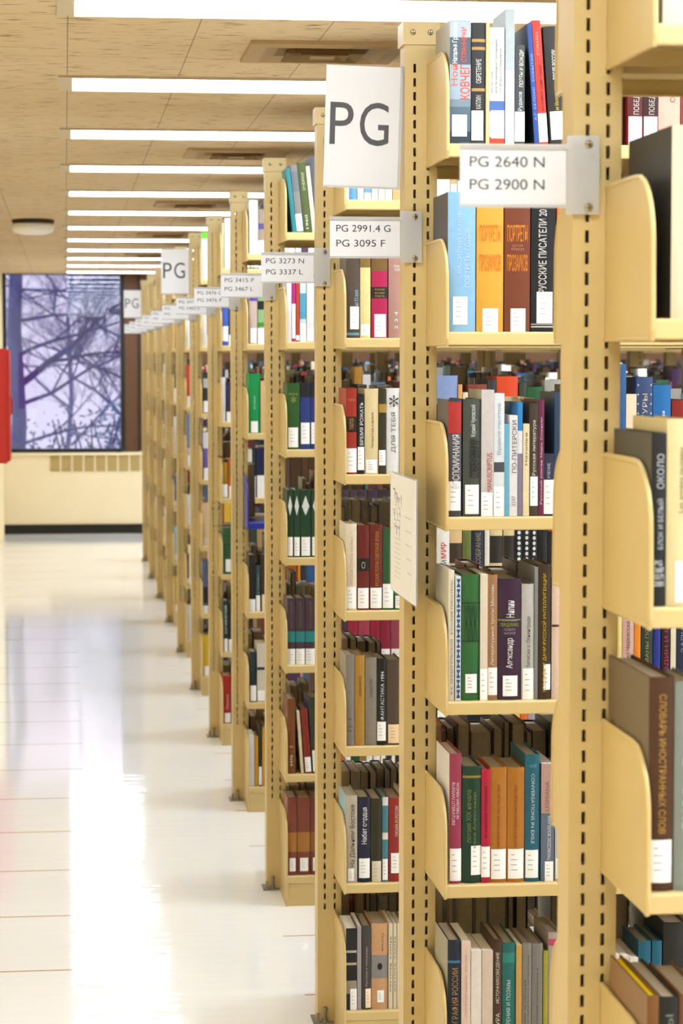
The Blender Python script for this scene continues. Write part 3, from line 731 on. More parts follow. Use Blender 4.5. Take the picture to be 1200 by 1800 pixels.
(2,6,1042.9,17.8,220,'12607c','teal book, right of a pair',{'s': '0e4a60', 'g': '8a8078'}),
(2,6,1063.6,40.9,253,'222224','large black book',{'l': 0}),
(3,1,665.8,6.8,196,'f0ece8','white book',{}),
(3,1,672.9,18.7,221,'6aa4c8','light blue book',{'l': 0}),
(3,1,693.0,15.0,203,'f2eee8','white paperback',{'l': 0}),
(3,1,709.3,16.3,213,'6aa4c8','light blue book with white foot',{'l': (0, 0.08, 0, 1)}),
(3,1,727.0,15.0,184,'f4f0ea','thin white book',{'l': 0}),
(3,1,743.4,15.0,191,'f0e4d8','cream book',{'l': 0}),
(3,1,759.7,16.4,197,'f4eee8','white paperback with grey title',{'l': 0}),
(3,1,777.4,19.1,204,'e8b070','orange-tan book',{'l': 0}),
(3,2,665.6,32.9,207,'55463a','dark brown book with white sticker',{'s': '6a5c50', 'b': [(0.03, 0.06, '6aa0b0')], 'l': (0.1, 0.36, 0.3, 0.95), 't': [('на XX веке', '9ac0d0', 'U', 0.37, 0.55, 0.6, 0.9)]}),
(3,2,699.9,24.6,204,'ecd894','pale yellow book with brown panel',{'l': (0.03, 0.16, 0.1, 0.9), 'b': [(0.82, 0.97, '8a6a34')]}),
(3,2,727.2,38.3,209,'b81c50','crimson book with gilt patterned panels',{'l': (0.01, 0.27, 0.18, 0.9), 'b': [(0.76, 0.9, '7a5a2a'), (0.45, 0.58, '2a1c14')], 't': [('РУССКАЯ', 'c8a860', 'H', 0.54, 0.56, 0.2, 0.8), ('ИСТОРИЯ', 'c8a860', 'H', 0.5, 0.52, 0.2, 0.8), ('ПОВЕСТЬ', 'c8a860', 'H', 0.465, 0.485, 0.2, 0.8)]}),
(3,2,768.2,31.5,209,'b88a7c','dusty pink book with white lettering',{'l': 0, 't': [('РОМАН', 'f0e8e0', 'H', 0.8, 0.83, 0.4, 0.95), ('ТОМ', 'f0e8e0', 'H', 0.76, 0.79, 0.4, 0.95), ('2 3 4', 'f0e8e0', 'U', 0.1, 0.3, 0.45, 0.7)]}),
(3,3,665.8,26.0,205,'a82c1c','red book with black panel',{'s': 'b83a28', 'l': (0.02, 0.3, 0.02, 1), 'b': [(0.49, 0.67, '1c1410')], 't': [('ПАВЛОВ', 'c89058', 'U', 0.52, 0.65, 0.3, 0.7), ('РОМАНЫ', 'e0846c', 'H', 0.85, 0.88, 0.2, 0.8)]}),
(3,3,693.1,16.4,191,'181618','black book, ВРЕМЯ РОЖАТЬ',{'l': (0.05, 0.34, 0.05, 1), 't': [('^ВРЕМЯ РОЖАТЬ', 'ece8e4', 'U', 0.36, 0.9, 0.35, 0.85)]}),
(3,3,710.9,32.9,204,'ecd4a0','cream book with thin dark script',{'l': (0.01, 0.17, 0.1, 0.9), 't': [('Литература и время', '4a3c28', 'U', 0.3, 0.72, 0.45, 0.7)]}),
(3,3,745.2,17.8,204,'38321e','olive black book with gold figure',{'l': (0.1, 0.28, 0, 0.9), 'b': [(0.72, 0.82, 'b8923c')]}),
(3,3,763.3,31.4,205,'f4f0ee','white book, ДЛЯ ТЕБЯ',{'l': 0, 't': [('ДЛЯ ТЕБЯ', '6a6a6c', 'U', 0.25, 0.72, 0.35, 0.75), ('*', '1c1c1c', 'H', 0.78, 0.92, 0.2, 0.9)]}),
(3,3,796.1,6,195,'2a2a2e','thin black book',{'l': 0}),
(3,3,885.5,49.7,235,'8a9cc8','pale blue book',{'l': 0}),
(3,3,936.7,9.7,214,'e0a060','thin orange book',{'l': 0}),
(3,3,947.8,12.5,195,'e8d8b8','cream book',{'l': 0}),
(3,3,961.6,45.7,214,'8a4030','red-brown book',{'l': 0}),
(3,3,1008.6,20.8,225,'34323a','charcoal book',{'l': 0}),
(3,3,1030.8,51.4,233,'e04a20','orange-red book',{'l': 0}),
(3,3,1085.0,18.1,217,'3a4034','dark green-grey book',{'l': 0}),
(3,3,1104.5,40.4,208,'245a34','green book',{'l': 0}),
(3,3,1147.6,40.4,225,'a8a49a','silvery grey book',{'l': 0}),
(3,4,665.7,26.1,208,'f0e0c4','cream book with tan title',{'s': 'f2e8d4', 'l': (0.02, 0.27, 0.05, 0.9), 't': [('РУССКИЕ СОНЕТЫ XIX ВЕКА', 'c89a60', 'U', 0.3, 0.85, 0.4, 0.65)]}),
(3,4,693.2,28.9,204,'6e1c16','maroon book with black panel',{'l': (0.02, 0.26, 0.05, 0.95), 'b': [(0.46, 0.61, '1a1210')], 't': [('О', 'c8b89a', 'H', 0.49, 0.57, 0.35, 0.65)]}),
(3,4,723.5,30.3,205,'72201a','maroon book with gold title',{'l': (0.02, 0.26, 0.05, 0.95), 't': [('РУССКИЕ ПОЭТЫ СОВЕТСКОЙ ЭПОХИ', 'c8963c', 'U', 0.28, 0.92, 0.35, 0.7)]}),
(3,4,755.1,27.6,195,'2c5a30','green book with white label',{'l': (0.02, 0.32, 0.0, 0.9)}),
(3,4,784.1,16.6,168,'3c7a3c','light green book',{}),
(3,4,886.3,30.5,215,'f4f0ec','white book, МИР in red',{'l': 0, 't': [('СКИЙ', '2a2a2e', 'U', 0.35, 0.55, 0.3, 0.75), ('^МИР', 'd8402c', 'U', 0.57, 0.75, 0.3, 0.75)]}),
(3,4,917.1,30.2,221,'e4c08c','tan book with dark picture',{'l': 0, 'b': [(0.5, 0.72, '3c2e20')]}),
(3,4,948.7,20.8,214,'6a7436','olive green book',{}),
(3,4,970.9,30.6,218,'222c40','navy book with small lettering',{'t': [('СОБРАНИЕ', 'a89880', 'U', 0.5, 0.85, 0.3, 0.7)]}),
(3,4,1002.9,11.1,207,'f0e8dc','thin white book',{'l': 0}),
(3,4,1015.4,30.6,220,'e8d09c','cream book with black wedge, left of a pair',{'b': [(0.5, 0.8, '2a2620')]}),
(3,4,1048.8,26.5,220,'e8d09c','cream book with black wedge, right of a pair',{'b': [(0.5, 0.8, '2a2620')]}),
(3,4,1076.7,18.1,223,'181820','black book with white dotted column, first of three',{'t': [('•••••••••', 'e8e8e8', 'U', 0.4, 0.9, 0.3, 0.75)]}),
(3,4,1096.3,16.8,223,'181820','black book with white dotted column, second of three',{'t': [('•••••••••', 'e8e8e8', 'U', 0.4, 0.9, 0.3, 0.75)]}),
(3,4,1114.4,16.8,222,'181820','black book with white dotted column, third of three',{'t': [('•••••••••', 'e8e8e8', 'U', 0.4, 0.9, 0.3, 0.75)]}),
(3,4,1132.6,23.8,226,'16161a','plain black book',{}),
(3,4,1157.7,29.4,226,'1c1a1c','black book with red mark',{'b': [(0.82, 0.84, 'c02030')]}),
(3,5,665.6,20.8,220,'8c8478','grey cloth book',{'s': 'a89e90', 'l': 0, 't': [('^PG', '2a2620', 'H', 0.28, 0.3, 0.3, 0.7), ('3476', '2a2620', 'H', 0.2, 0.22, 0.25, 0.75), ('1967', '2a2620', 'H', 0.15, 0.17, 0.25, 0.75)]}),
(3,5,687.7,23.5,218,'be8c34','mustard yellow cloth book',{'l': 0, 't': [('ИЗБРАННОЕ', '4a3410', 'U', 0.55, 0.78, 0.4, 0.65)]}),
(3,5,712.6,27.6,213,'94897a','grey-beige cloth book',{'l': 0, 't': [('ПОВЕСТИ', '4a443c', 'U', 0.55, 0.75, 0.4, 0.65)]}),
(3,5,741.6,22.1,210,'141416','black book, ФАНТАСТИКА',{'l': (0.05, 0.27, 0, 0.95), 't': [('ФАНТАСТИКА 1994', 'ecebe8', 'U', 0.29, 0.85, 0.35, 0.75)]}),
(3,5,765.1,34.6,207,'59463a','brown book with peach label',{'l': (0.02, 0.24, 0.1, 0.85), 'v': 'e8c8a0'}),
(3,5,887.1,27.8,205,'20503a','dark green book with white label',{'l': (0, 0.4, 0.05, 0.95)}),
(3,5,916.3,46.0,208,'2c2620','dark brown book',{'l': 0}),
(3,5,963.7,74.0,218,'1c1a1a','thick black book',{'l': 0}),
(3,5,1039.1,22.4,206,'f0c878','pale orange book, КИ',{'l': 0, 't': [('КИ', '3a2c1c', 'H', 0.2, 0.3, 0.2, 0.8)]}),
(3,5,1064.3,26.6,205,'f4b858','light orange book, К',{'l': 0, 't': [('К', '3a2c1c', 'H', 0.2, 0.3, 0.2, 0.8)]}),
(3,5,1092.3,16.8,202,'e8681c','thin orange book',{'l': 0}),
(3,5,1110.5,23.8,210,'b0a8b0','lilac grey book',{'l': 0}),
(3,5,1135.7,25.3,207,'1c3c24','dark green book with faint title',{'l': 0}),
(3,5,1162.4,26.7,204,'2a7a4a','bright green book',{}),
(3,6,665.7,27.7,212,'c8bca8','cream-grey book, ДАЛЬНЕМ ВОСТОКЕ in script',{'s': '9cc4d8', 'l': (0.02, 0.16, 0.2, 0.7), 't': [('На Дальнем Востоке', '2a2622', 'U', 0.18, 0.9, 0.35, 0.85)]}),
(3,6,694.7,30.5,208,'1a1c3a','navy book with white script title',{'l': (0.05, 0.28, 0.1, 0.95), 't': [('^Набат сердца', 'f0eef0', 'U', 0.45, 0.88, 0.3, 0.8)]}),
(3,6,726.6,26.4,204,'34301c','dark olive book',{'l': (0.0, 0.25, 0.1, 0.95), 'v': 'd0c4ac'}),
(3,6,754.3,13.9,207,'4a8690','teal book with white circle',{'l': (0.02, 0.27, 0.05, 0.95), 'b': [(0.5, 0.58, 'f0e8d8'), (0.9, 1, 'e8e4e4')]}),
(3,6,769.6,30.6,205,'9e2c24','red book with vertical white title',{'l': (0.1, 0.34, 0.2, 0.95), 't': [('ПИСЬМА ИЗ РОССИИ', 'f0d8cc', 'U', 0.54, 0.9, 0.5, 0.75)]}),
(3,7,665.6,26.4,201,'22201e','black and white photo-covered book',{'k': 'p', 's': 'e4d8c8', 'b': [(0.2, 0.36, 'a89880'), (0.36, 0.5, '1c1a18'), (0.55, 0.58, 'c8b89c'), (0.7, 0.73, 'c8beb0')], 'l': (0, 0.26, 0.4, 1)}),
(3,7,693.4,9.7,206,'b0a4a8','thin lilac-grey paperback',{'l': 0, 'k': 'p', 's': 'a8b4e0'}),
(3,7,704.5,22.3,206,'4a4440','dark grey book with peach label',{'l': (0.02, 0.25, 0.4, 1), 'v': 'f0d4b4', 't': [('Русские и эмиграция', 'c8c0b4', 'U', 0.28, 0.75, 0.4, 0.65)]}),
(3,7,728.2,40.4,211,'dca878','peach book with grey panel',{'l': (0.08, 0.22, 0.35, 0.75), 'b': [(0.36, 0.63, '94908c')], 't': [('•', '1c1c20', 'H', 0.46, 0.54, 0.35, 0.65), ('Поэзия', '5a4030', 'D', 0.68, 0.88, 0.6, 0.75)]}),
(3,7,769.9,9.8,210,'f0e0c0','first of three cream paperbacks',{'l': 0, 'k': 'p', 't': [('Short Stories', '3a3024', 'D', 0.2, 0.85, 0.35, 0.75)]}),
(3,7,781.1,8.4,210,'eedcba','second of three cream paperbacks',{'l': 0, 'k': 'p', 't': [('Short Stories', '3a3024', 'D', 0.2, 0.85, 0.35, 0.75)]}),
(3,7,790.8,11.2,209,'f0e0c0','third of three cream paperbacks',{'l': 0, 'k': 'p', 't': [('Short Stories', '3a3024', 'D', 0.2, 0.85, 0.35, 0.75)]}),
(4,1,682.3,12.0,192,'2c8a90','leaning teal book',{'n': 6, 's': '2c9a9c', 'l': 0}),
(4,1,696.0,20.6,202,'8a8880','leaning grey book',{'n': 6, 'l': (0.02, 0.27, 0, 0.9), 'b': [(0.6, 0.9, '74787a')]}),
(4,1,718.3,22.3,209,'54602c','leaning olive green book',{'n': 6, 'l': 0, 't': [('ОЧЕРКИ', 'd8d8b0', 'U', 0.6, 0.85, 0.35, 0.7), ('1960', 'f0f0d8', 'U', 0.05, 0.25, 0.3, 0.6)]}),
(4,1,742.4,12.0,199,'f0e4c0','leaning cream book',{'n': 6, 'l': 0}),
(4,1,756.2,15.5,228,'5c5e62','leaning dark grey book',{'n': 6, 'l': 0}),
(4,1,773.3,22.4,220,'3c4048','leaning charcoal book',{'n': 6}),
(4,2,664.6,13.8,189,'f4f0ee','white paperback',{'l': 0, 'k': 'p'}),
(4,2,680.1,10.3,189,'c81888','thin magenta book',{'l': (0.05, 0.6, 0, 1)}),
(4,2,692.1,10.3,189,'cc4424','thin red-orange book',{'l': (0.02, 0.1, 0, 1)}),
(4,2,704.2,18.9,193,'dce8ee','white and light blue book',{'b': [(0.35, 0.75, '58a8c8')], 'l': (0.0, 0.28, 0, 1)}),
(4,2,724.8,22.4,193,'f0ece2','white paperback with grey title',{'k': 'p'}),
(4,2,749.0,22.4,206,'443c3a','dark brown book',{}),
(4,3,664.6,39.2,200,'2c5a24','green book with gold emblem',{'l': (0.03, 0.33, 0.1, 0.85), 't': [('*', 'b8a850', 'H', 0.7, 0.8, 0.3, 0.7), ('РОМАНЫ', 'b8a850', 'H', 0.82, 0.85, 0.15, 0.85)]}),
(4,3,705.5,29.4,201,'2a3c84','royal blue book with black top',{'l': (0.08, 0.4, 0.05, 0.95), 'b': [(0.78, 1, '1c1c24')]}),
(4,3,736.5,34.6,203,'28387c','blue book with white label',{'l': (0.08, 0.4, 0.05, 0.95), 'b': [(0.78, 1, '1c1c24')]}),
(4,4,664.6,17.9,204,'1c4228','green book with white diamond, first of four',{'l': (0.02, 0.3, 0.1, 0.95), 'w': 1}),
(4,4,684.3,19.0,203,'1c4228','green book with white diamond, second of four',{'l': (0.02, 0.3, 0.1, 0.95), 'w': 1}),
(4,4,705.0,31.2,203,'1c4228','green book with white diamond, third of four',{'l': (0.02, 0.3, 0.1, 0.95), 'w': 1}),
(4,4,737.9,29.5,203,'1c4228','green book with white diamond, fourth of four',{'l': (0.02, 0.3, 0.1, 0.95), 'w': 1}),
(4,4,829.9,22.6,202,'4c3440','plum book, first of five',{'l': 0}),
(4,4,854.3,24.4,202,'543a48','plum book, second of five',{'l': 0}),
(4,4,880.4,27.9,202,'4c3440','plum book, third of five',{'l': 0}),
(4,4,910.0,31.4,202,'463040','plum book, fourth of five',{'l': 0}),
(4,4,943.1,43.6,202,'403038','plum book, fifth of five',{'l': 0}),
(4,4,988.5,50.7,201,'3a3a3c','charcoal book',{'l': 0}),
(4,5,664.6,24.4,203,'4a3440','dark purple book with teal band, first of a set',{'l': (0.0, 0.24, 0.02, 0.98), 'b': [(0.34, 0.5, '2c8c90')], 't': [('ДОСТОЕВСКИЙ', '8a7468', 'U', 0.55, 0.95, 0.35, 0.65)]}),
(4,5,690.7,27.8,203,'4a3440','dark purple book with teal band, second of a set',{'l': (0.0, 0.24, 0.02, 0.98), 'b': [(0.34, 0.5, '2c8c90')], 't': [('ДОСТОЕВСКИЙ', '8a7468', 'U', 0.55, 0.95, 0.35, 0.65)]}),
(4,5,720.2,29.5,203,'4a3440','dark purple book with teal band, third of a set',{'l': (0.0, 0.24, 0.02, 0.98), 'b': [(0.34, 0.5, '2c8c90')], 't': [('ДОСТОЕВСКИЙ', '8a7468', 'U', 0.55, 0.95, 0.35, 0.65)]}),
(4,5,751.5,26.1,202,'4a3440','dark purple book with teal band, last of a set',{'l': (0.0, 0.24, 0.02, 0.98), 'b': [(0.34, 0.5, '2c8c90')]}),
(4,5,826.4,20.9,201,'4c3440','plum book with teal band',{'b': [(0.34, 0.5, '2c8c90')]}),
(4,5,849.0,31.4,204,'a81c44','crimson book with white label',{'l': (0, 0.22, 0.05, 0.95)}),
(4,5,882.2,34.9,204,'b04058','rose red book with white label',{'l': (0, 0.22, 0.05, 0.95)}),
(4,5,918.9,29.7,204,'a4183c','crimson book, third in its row',{'l': (0, 0.22, 0.05, 0.95)}),
(4,5,950.3,29.8,203,'9c2040','dark crimson book',{'l': (0, 0.22, 0.05, 0.95)}),
(4,5,981.8,36.8,203,'a8485c','dusty crimson book',{'l': (0, 0.22, 0.05, 0.95)}),
(4,6,664.6,23.9,230,'82481c','brown book with white lettering',{'s': '8a4c34', 'l': 0, 't': [('^PG', 'f0e4d0', 'H', 0.35, 0.37, 0.3, 0.7), ('3476', 'f0e4d0', 'U', 0.1, 0.25, 0.35, 0.65)]}),
(4,6,705.9,8.7,192,'ecd8b4','thin cream book leaning left',{'n': 4, 'l': 0, 'k': 'p'}),
(4,6,718.1,20.9,199,'8e2c1c','red-brown book leaning left',{'n': 4, 'l': (0.02, 0.25, 0.1, 0.95)}),
(4,6,740.8,29.6,234,'363a24','dark olive book leaning left',{'n': 3, 'l': (0.02, 0.3, 0.1, 0.95), 's': '7a8ac8'}),
(4,6,829.8,10.5,225,'d86a28','orange book',{'l': 0}),
(4,6,842.0,15.7,222,'7a3a1c','brown book with label',{'l': (0, 0.22, 0, 1)}),
(4,6,859.5,24.5,233,'1c5430','dark green book',{'l': 0}),
(4,6,885.8,19.3,231,'a8803c','gold-brown book with label',{'l': (0, 0.15, 0, 1)}),
(4,6,906.8,17.5,227,'1c3c2c','dark green book with white label',{'l': (0, 0.3, 0, 1)}),
(4,6,926.0,22.8,227,'d8c0a0','beige book with white label',{'l': (0, 0.25, 0.2, 1)}),
(4,6,950.6,17.5,223,'d8a040','ochre book with label',{'l': (0, 0.25, 0.05, 0.8)}),
(4,7,664.6,28.7,240,'8a4430','leather-brown book with tan panel, first of three',{'s': 'a86450', 'l': (0.05, 0.22, 0.2, 0.85), 'b': [(0.3, 0.55, 'b87a30')]}),
(4,7,695.1,38.4,240,'8a4430','leather-brown book with tan panel, second of three',{'l': (0.05, 0.22, 0.2, 0.85), 'b': [(0.3, 0.55, 'b87a30')]}),
(4,7,735.2,35.0,239,'7c3c30','leather-brown book with tan panel, third of three',{'l': (0.05, 0.22, 0.2, 0.85), 'b': [(0.3, 0.55, '9a6030')]}),
(5,1,668.4,31.1,194,'f6f2ec','white book',{'k': 'p', 'l': 0}),
(5,1,701.5,29.0,161,'a89078','beige book with purple band',{'b': [(0.55, 0.68, '5a4a8c')], 'l': (0.0, 0.3, 0, 1)}),
(5,2,667.5,29.1,179,'d8bcac','pink-beige book with purple panel',{'b': [(0.87, 1, '6450b4')], 'l': (0.02, 0.32, 0.15, 0.9)}),
(5,2,698.6,31.2,173,'9ac088','green and black book',{'b': [(0.72, 0.9, '24241c'), (0.36, 0.45, '4a9a2a')], 'l': (0.0, 0.33, 0, 1)}),
(5,3,664.7,41.6,217,'08964c','bright green book',{'l': (0.01, 0.2, 0.2, 0.8), 't': [('Достоевский', 'd8f0dc', 'U', 0.4, 0.62, 0.42, 0.6)]}),
(5,3,708.3,25.0,190,'e4c488','tan paperback',{'k': 'p', 'l': 0}),
(5,4,795.4,18.8,268,'5c4038','dull brown book',{'l': 0}),
(5,4,816.3,41.9,268,'4a3018','dark brown leather book',{'l': 0}),
(5,4,860.3,21.0,267,'5a3a1c','brown leather book',{'l': 0}),
(5,4,883.4,29.4,267,'4c3420','brown leather book with tan foot',{'l': (0, 0.1, 0.2, 1), 'v': 'c89878'}),
(5,5,663.6,24.3,209,'22201e','black book with white label',{'l': (0.0, 0.22, 0.0, 1)}),
(5,5,689.9,14.6,171,'3c5054','dark teal book with grey lettering',{'l': (0.0, 0.35, 0, 1), 't': [('ГОДЫ', '9ab4b8', 'U', 0.4, 0.8, 0.3, 0.8)]}),
(5,5,706.8,25.1,210,'3a2a20','dark brown book',{'l': (0.0, 0.3, 0.2, 1), 'v': 'e8d0b0'}),
(5,5,801.0,39.9,188,'b05c1c','orange-brown book',{'l': (0, 0.1, 0.1, 0.9)}),
(5,5,843.0,10.5,188,'e8902c','thin bright orange book',{'l': 0}),
(5,5,855.6,16.8,188,'34343c','black book with white bars',{'b': [(0.3, 0.36, 'e0dcd8'), (0.5, 0.56, 'e0dcd8')], 'l': (0, 0.16, 0, 1)}),
(5,5,874.5,37.8,188,'34609c','blue book',{'l': 0}),
(5,6,666.1,25.2,186,'26343c','dark slate book with white label',{'l': (0.02, 0.33, 0.1, 0.95)}),
(5,6,693.4,33.6,215,'e8dccc','cream paperback with dark mark',{'k': 'p', 'b': [(0.55, 0.6, '3a3a3a')]}),
(5,7,663.6,18.4,192,'ece4dc','white and grey book',{'k': 'p', 'l': 0}),
(5,7,684.1,12.6,187,'d8981c','thin yellow book, left',{'l': 0}),
(5,7,699.0,10.5,227,'26241e','thin black book with label',{'l': (0.02, 0.32, 0, 1)}),
(5,7,711.6,14.7,221,'e0a81c','thin yellow book, right',{'l': 0}),
(6,1,667.6,10.1,194,'d8d0a0','pale green-grey book',{'l': 0}),
(6,1,680.2,31.6,214,'f8f4ec','white book',{'l': 0, 'k': 'p'}),
(6,2,667.6,26.0,183,'4a66c0','blue book with white label',{'l': (0.1, 0.45, 0.05, 1)}),
(6,2,696.0,19.5,164,'44546c','slate blue book',{'l': (0.0, 0.28, 0, 1)}),
(6,3,667.6,12.8,189,'f4f0ee','white book',{'k': 'p', 'l': 0}),
(6,3,682.8,31.7,169,'3a2850','purple book with white label',{'l': (0, 0.25, 0.1, 1)}),
(6,4,667.6,21.4,165,'b88818','dark and gold book',{'b': [(0.0, 0.38, '241c14'), (0.93, 1, '241c14')], 'l': (0.02, 0.36, 0, 1)}),
(6,4,691.5,22.0,170,'e0662c','orange and white book',{'b': [(0.5, 0.8, 'b86a20')], 'l': (0, 0.3, 0.2, 1)}),
(6,4,777.2,17.1,209,'f0ece8','white book',{'l': 0}),
(6,4,796.7,12.2,208,'2a3a40','dark slate book',{'l': (0, 0.45, 0, 1)}),
(6,4,811.4,44.1,213,'1e2450','navy book with white label',{'l': (0, 0.45, 0.1, 0.9)}),
(6,5,667.6,40.1,200,'35603a','green book with white label',{'l': (0.05, 0.32, 0.3, 0.85), 'b': [(0.62, 0.65, '2a4a2c'), (0.8, 0.83, '2a4a2c')]}),
(6,6,667.6,21.8,220,'1f3a2a','dark green book with white lettering',{'l': (0, 0.25, 0.2, 0.9), 't': [('СОЧИНЕНИЯ', 'e4ece4', 'U', 0.35, 0.9, 0.3, 0.8)]}),
(6,6,691.9,19.6,210,'2a2a26','black book',{'l': (0.0, 0.25, 0, 1)}),
(6,7,667.6,33.1,208,'b8201c','bright red book',{'l': (0.02, 0.22, 0.2, 0.95), 't': [('Письма', 'f0c8c0', 'U', 0.3, 0.6, 0.35, 0.7)]}),
(7,1,667.6,30.6,233,'f8f6ea','white book with lime green top',{'b': [(0.86, 1, '6cd820')], 'l': 0}),
(7,2,667.6,25.1,194,'f4e8d8','cream book',{'l': 0}),
(7,2,693.0,16.7,194,'a04c1c','red-brown book',{'l': (0, 0.3, 0, 1)}),
(7,3,672.4,27.9,200,'3a3830','black and white book',{'l': (0.02, 0.3, 0, 1), 'b': [(0.62, 0.85, 'c8c4c0')]}),
(7,4,671.3,28.0,234,'7a68b4','purple book with white top and foot',{'b': [(0.66, 1, 'f0ecf0')], 'l': (0, 0.25, 0.1, 1)}),
(7,5,667.6,30.8,212,'ecc89c','pale orange book',{'b': [(0.0, 0.2, 'f0d8c0')], 'l': 0}),
(7,6,667.6,25.3,265,'5a6488','slate blue and black book',{'b': [(0.2, 0.5, '2c2c34')], 'l': (0, 0.15, 0, 1)}),
(7,7,667.6,33.8,206,'e8bc20','bright yellow book with white label',{'l': (0.02, 0.25, 0.2, 0.9)}),
(8,2,667.6,34.6,184,'f8f6f0','white book',{'l': 0}),
(8,3,667.6,28.3,230,'d84c34','red-orange book with white label',{'l': (0, 0.25, 0.1, 1)}),
(8,4,667.6,25.2,280,'8094a8','blue-grey book with white foot',{'l': (0.0, 0.2, 0.1, 1), 'b': [(0.2, 0.35, 'e8d4d4')]}),
(8,5,667.6,25.3,166,'f6f4f2','white book below a green one',{'l': 0}),
(8,7,667.6,25.4,197,'f0e8ea','white and lilac book',{'l': 0}),
(9,3,667.6,17.5,230,'7a6448','brown book with white label',{'l': (0.0, 0.35, 0, 1)}),
(9,4,667.6,24.6,232,'f4eeee','white book',{'l': 0}),
(9,7,667.6,17.6,216,'e4bc34','yellow book',{'l': (0, 0.2, 0.2, 1)}),
(10,3,667.6,16,225,'f4ecd8','white book',{'l': 0}),
(10,7,667.6,19.4,190,'e8b838','yellow book',{'l': (0, 0.25, 0.2, 1)}),
(11,4,667.6,21.1,209,'e88048','orange book',{'l': (0.0, 0.3, 0, 1)}),
]
PALETTE = [('maroon', '5e1f1e', 7), ('brick red', '8c2c22', 5), ('dark green', '20402c', 7), ('olive', '4c4c28', 4), ('navy', '20284c', 7), ('blue', '2e4f8a', 5), ('slate blue', '4a5c74', 4),
           ('black', '1c1b1c', 9), ('charcoal', '38363a', 7), ('dark brown', '3e2a1c', 9), ('brown', '64432a', 8), ('tan', 'a88458', 5), ('ochre', 'b07c28', 3), ('cream', 'e6d8b8', 8), ('white', 'ece8e2', 8),
           ('pale grey', 'b8b4ae', 6), ('grey', '84807a', 6), ('teal', '1e6468', 3), ('purple', '44284c', 3), ('orange', 'd0641e', 2), ('crimson', '9c1c38', 3), ('light blue', '7ab0cc', 3), ('pink', 'c8948c', 2), ('yellow', 'd8b02c', 1)]
PW = [p[2] for p in PALETTE]

def arc(w, bulge, k, n):
    """point k of n across the rounded spine"""
    u = -1 + 2 * k / n
    return (w / 2 + u * w / 2, bulge * u * u)

def make_book(row, loc, rot, label, group, detail=True):
    n, s, x0, w, h, hx, desc, o = row
    w, h = w / 1000, h / 1000
    d = o.get('d', 140) / 1000
    pb = o.get('k') == 'p'
    bulge = 0.0004 if pb else min(0.13 * w, 0.0042)
    t = min(0.0009 if pb else 0.0026, w * .2)
    N = 6
    cov, side = book_mat(hx), book_mat(o['s']) if 's' in o else None
    root = tag(empty('book', loc), label, 'book', group)
    root.rotation_euler = rot
    # case: U-shaped in plan
    b = B()
    outer = [(0, d)] + [arc(w, bulge, k, N) for k in range(N + 1)] + [(w, d)]
    inner = [(t, d)] + [(min(max(x, t), w - t), y + t) for x, y in [arc(w, bulge, k, N) for k in range(N + 1)]] + [(w - t, d)]
    m = len(outer)
    P = [(x, y, 0) for x, y in outer] + [(x, y, 0) for x, y in inner] + [(x, y, h) for x, y in outer] + [(x, y, h) for x, y in inner]
    f = []
    for i in range(m - 1):
        f += [(i, i + 1, 2 * m + i + 1, 2 * m + i), (m + i + 1, m + i, 3 * m + i, 3 * m + i + 1), (2 * m + i, 2 * m + i + 1, 3 * m + i + 1, 3 * m + i), (i + 1, i, m + i, m + i + 1)]
    f += [(0, 2 * m, 3 * m, m), (m - 1, 2 * m - 1, 4 * m - 1, 3 * m - 1)]
    b.poly(P, cov, f)
    if side:
        sl = b.slot(side)
        b.mi[0] = sl; b.mi[4 * (m - 2)] = sl
    def patch(bb, u0, u1, z0, z1, off, mat):
        k = 5
        pts = []
        for j in range(k + 1):
            u = u0 + (u1 - u0) * j / k
            v = 2 * u - 1
            pts.append((u * w, bulge * v * v - off))
        bb.poly([(x, y, z0) for x, y in pts] + [(x, y, z1) for x, y in pts], mat, [(j, j + 1, k + 2 + j, k + 1 + j) for j in range(k)])
    for z0, z1, c in o.get('b', ()):
        patch(b, 0.0, 1.0, z0 * h, z1 * h, 0.0003, book_mat(c))
    if o.get('w'):
        b.poly([(w * .5, -.0004, h * .62), (w * .86, -.0004, h * .76), (w * .5, -.0004, h * .92), (w * .14, -.0004, h * .76)], book_mat('e8ece4'))
    smooth(b.build('cover', root, fix=False), 35)
    # page block
    e = 0.0005 if pb else 0.003
    b = B()
    pg = M(o['g'], .7, .2, .08, 200) if 'g' in o else (WHITE_PAGES if pb else PAGES)
    b.box(t + .0001, w - t - .0001, bulge + t + .0001, d - (0.0008 if pb else .004), e, h - (e if pb else .0035), pg)
    b.build('page_block', root)
    lab = o.get('l', (.02, .2))
    if lab:
        u0, u1 = (lab[2], lab[3]) if len(lab) > 2 else (.06, .94)
        z0, z1 = lab[0] * h, lab[1] * h
        b = B()
        patch(b, u0, u1, z0, z1, .0006, LABEL if 'v' not in o else M(o['v'], .6, .2, .03))
        if n <= 4 and (u1 - u0) * w > .009 and z1 - z0 > .02:
            uu = u0 + (u1 - u0) * .18
            for j in range(4):
                z = z1 - (z1 - z0) * (.18 + .17 * j)
                L = (u1 - u0) * (.22, .42, .38, .42)[j]
                patch(b, uu, uu + L, z - .0013, z, .0008, LABEL_INK)
        b.build('call_number_label', root, fix=False)
    if o.get('t'):
        b = B()
        for (txt, c, mode, z0, z1, u0, u1) in o['t']:
            dv = 2 * (u1 - u0) / (1 if mode in 'UD' else max(1, len(txt) * .8))
            put_text(b, txt, u0 * w, u1 * w, z0 * h, z1 * h, -.0006 - bulge * dv * dv / 4, book_mat(c), mode, lambda x: bulge * (2 * x / w - 1) ** 2)
        if b.v:
            b.build('spine_lettering', root, fix=False)
    return root

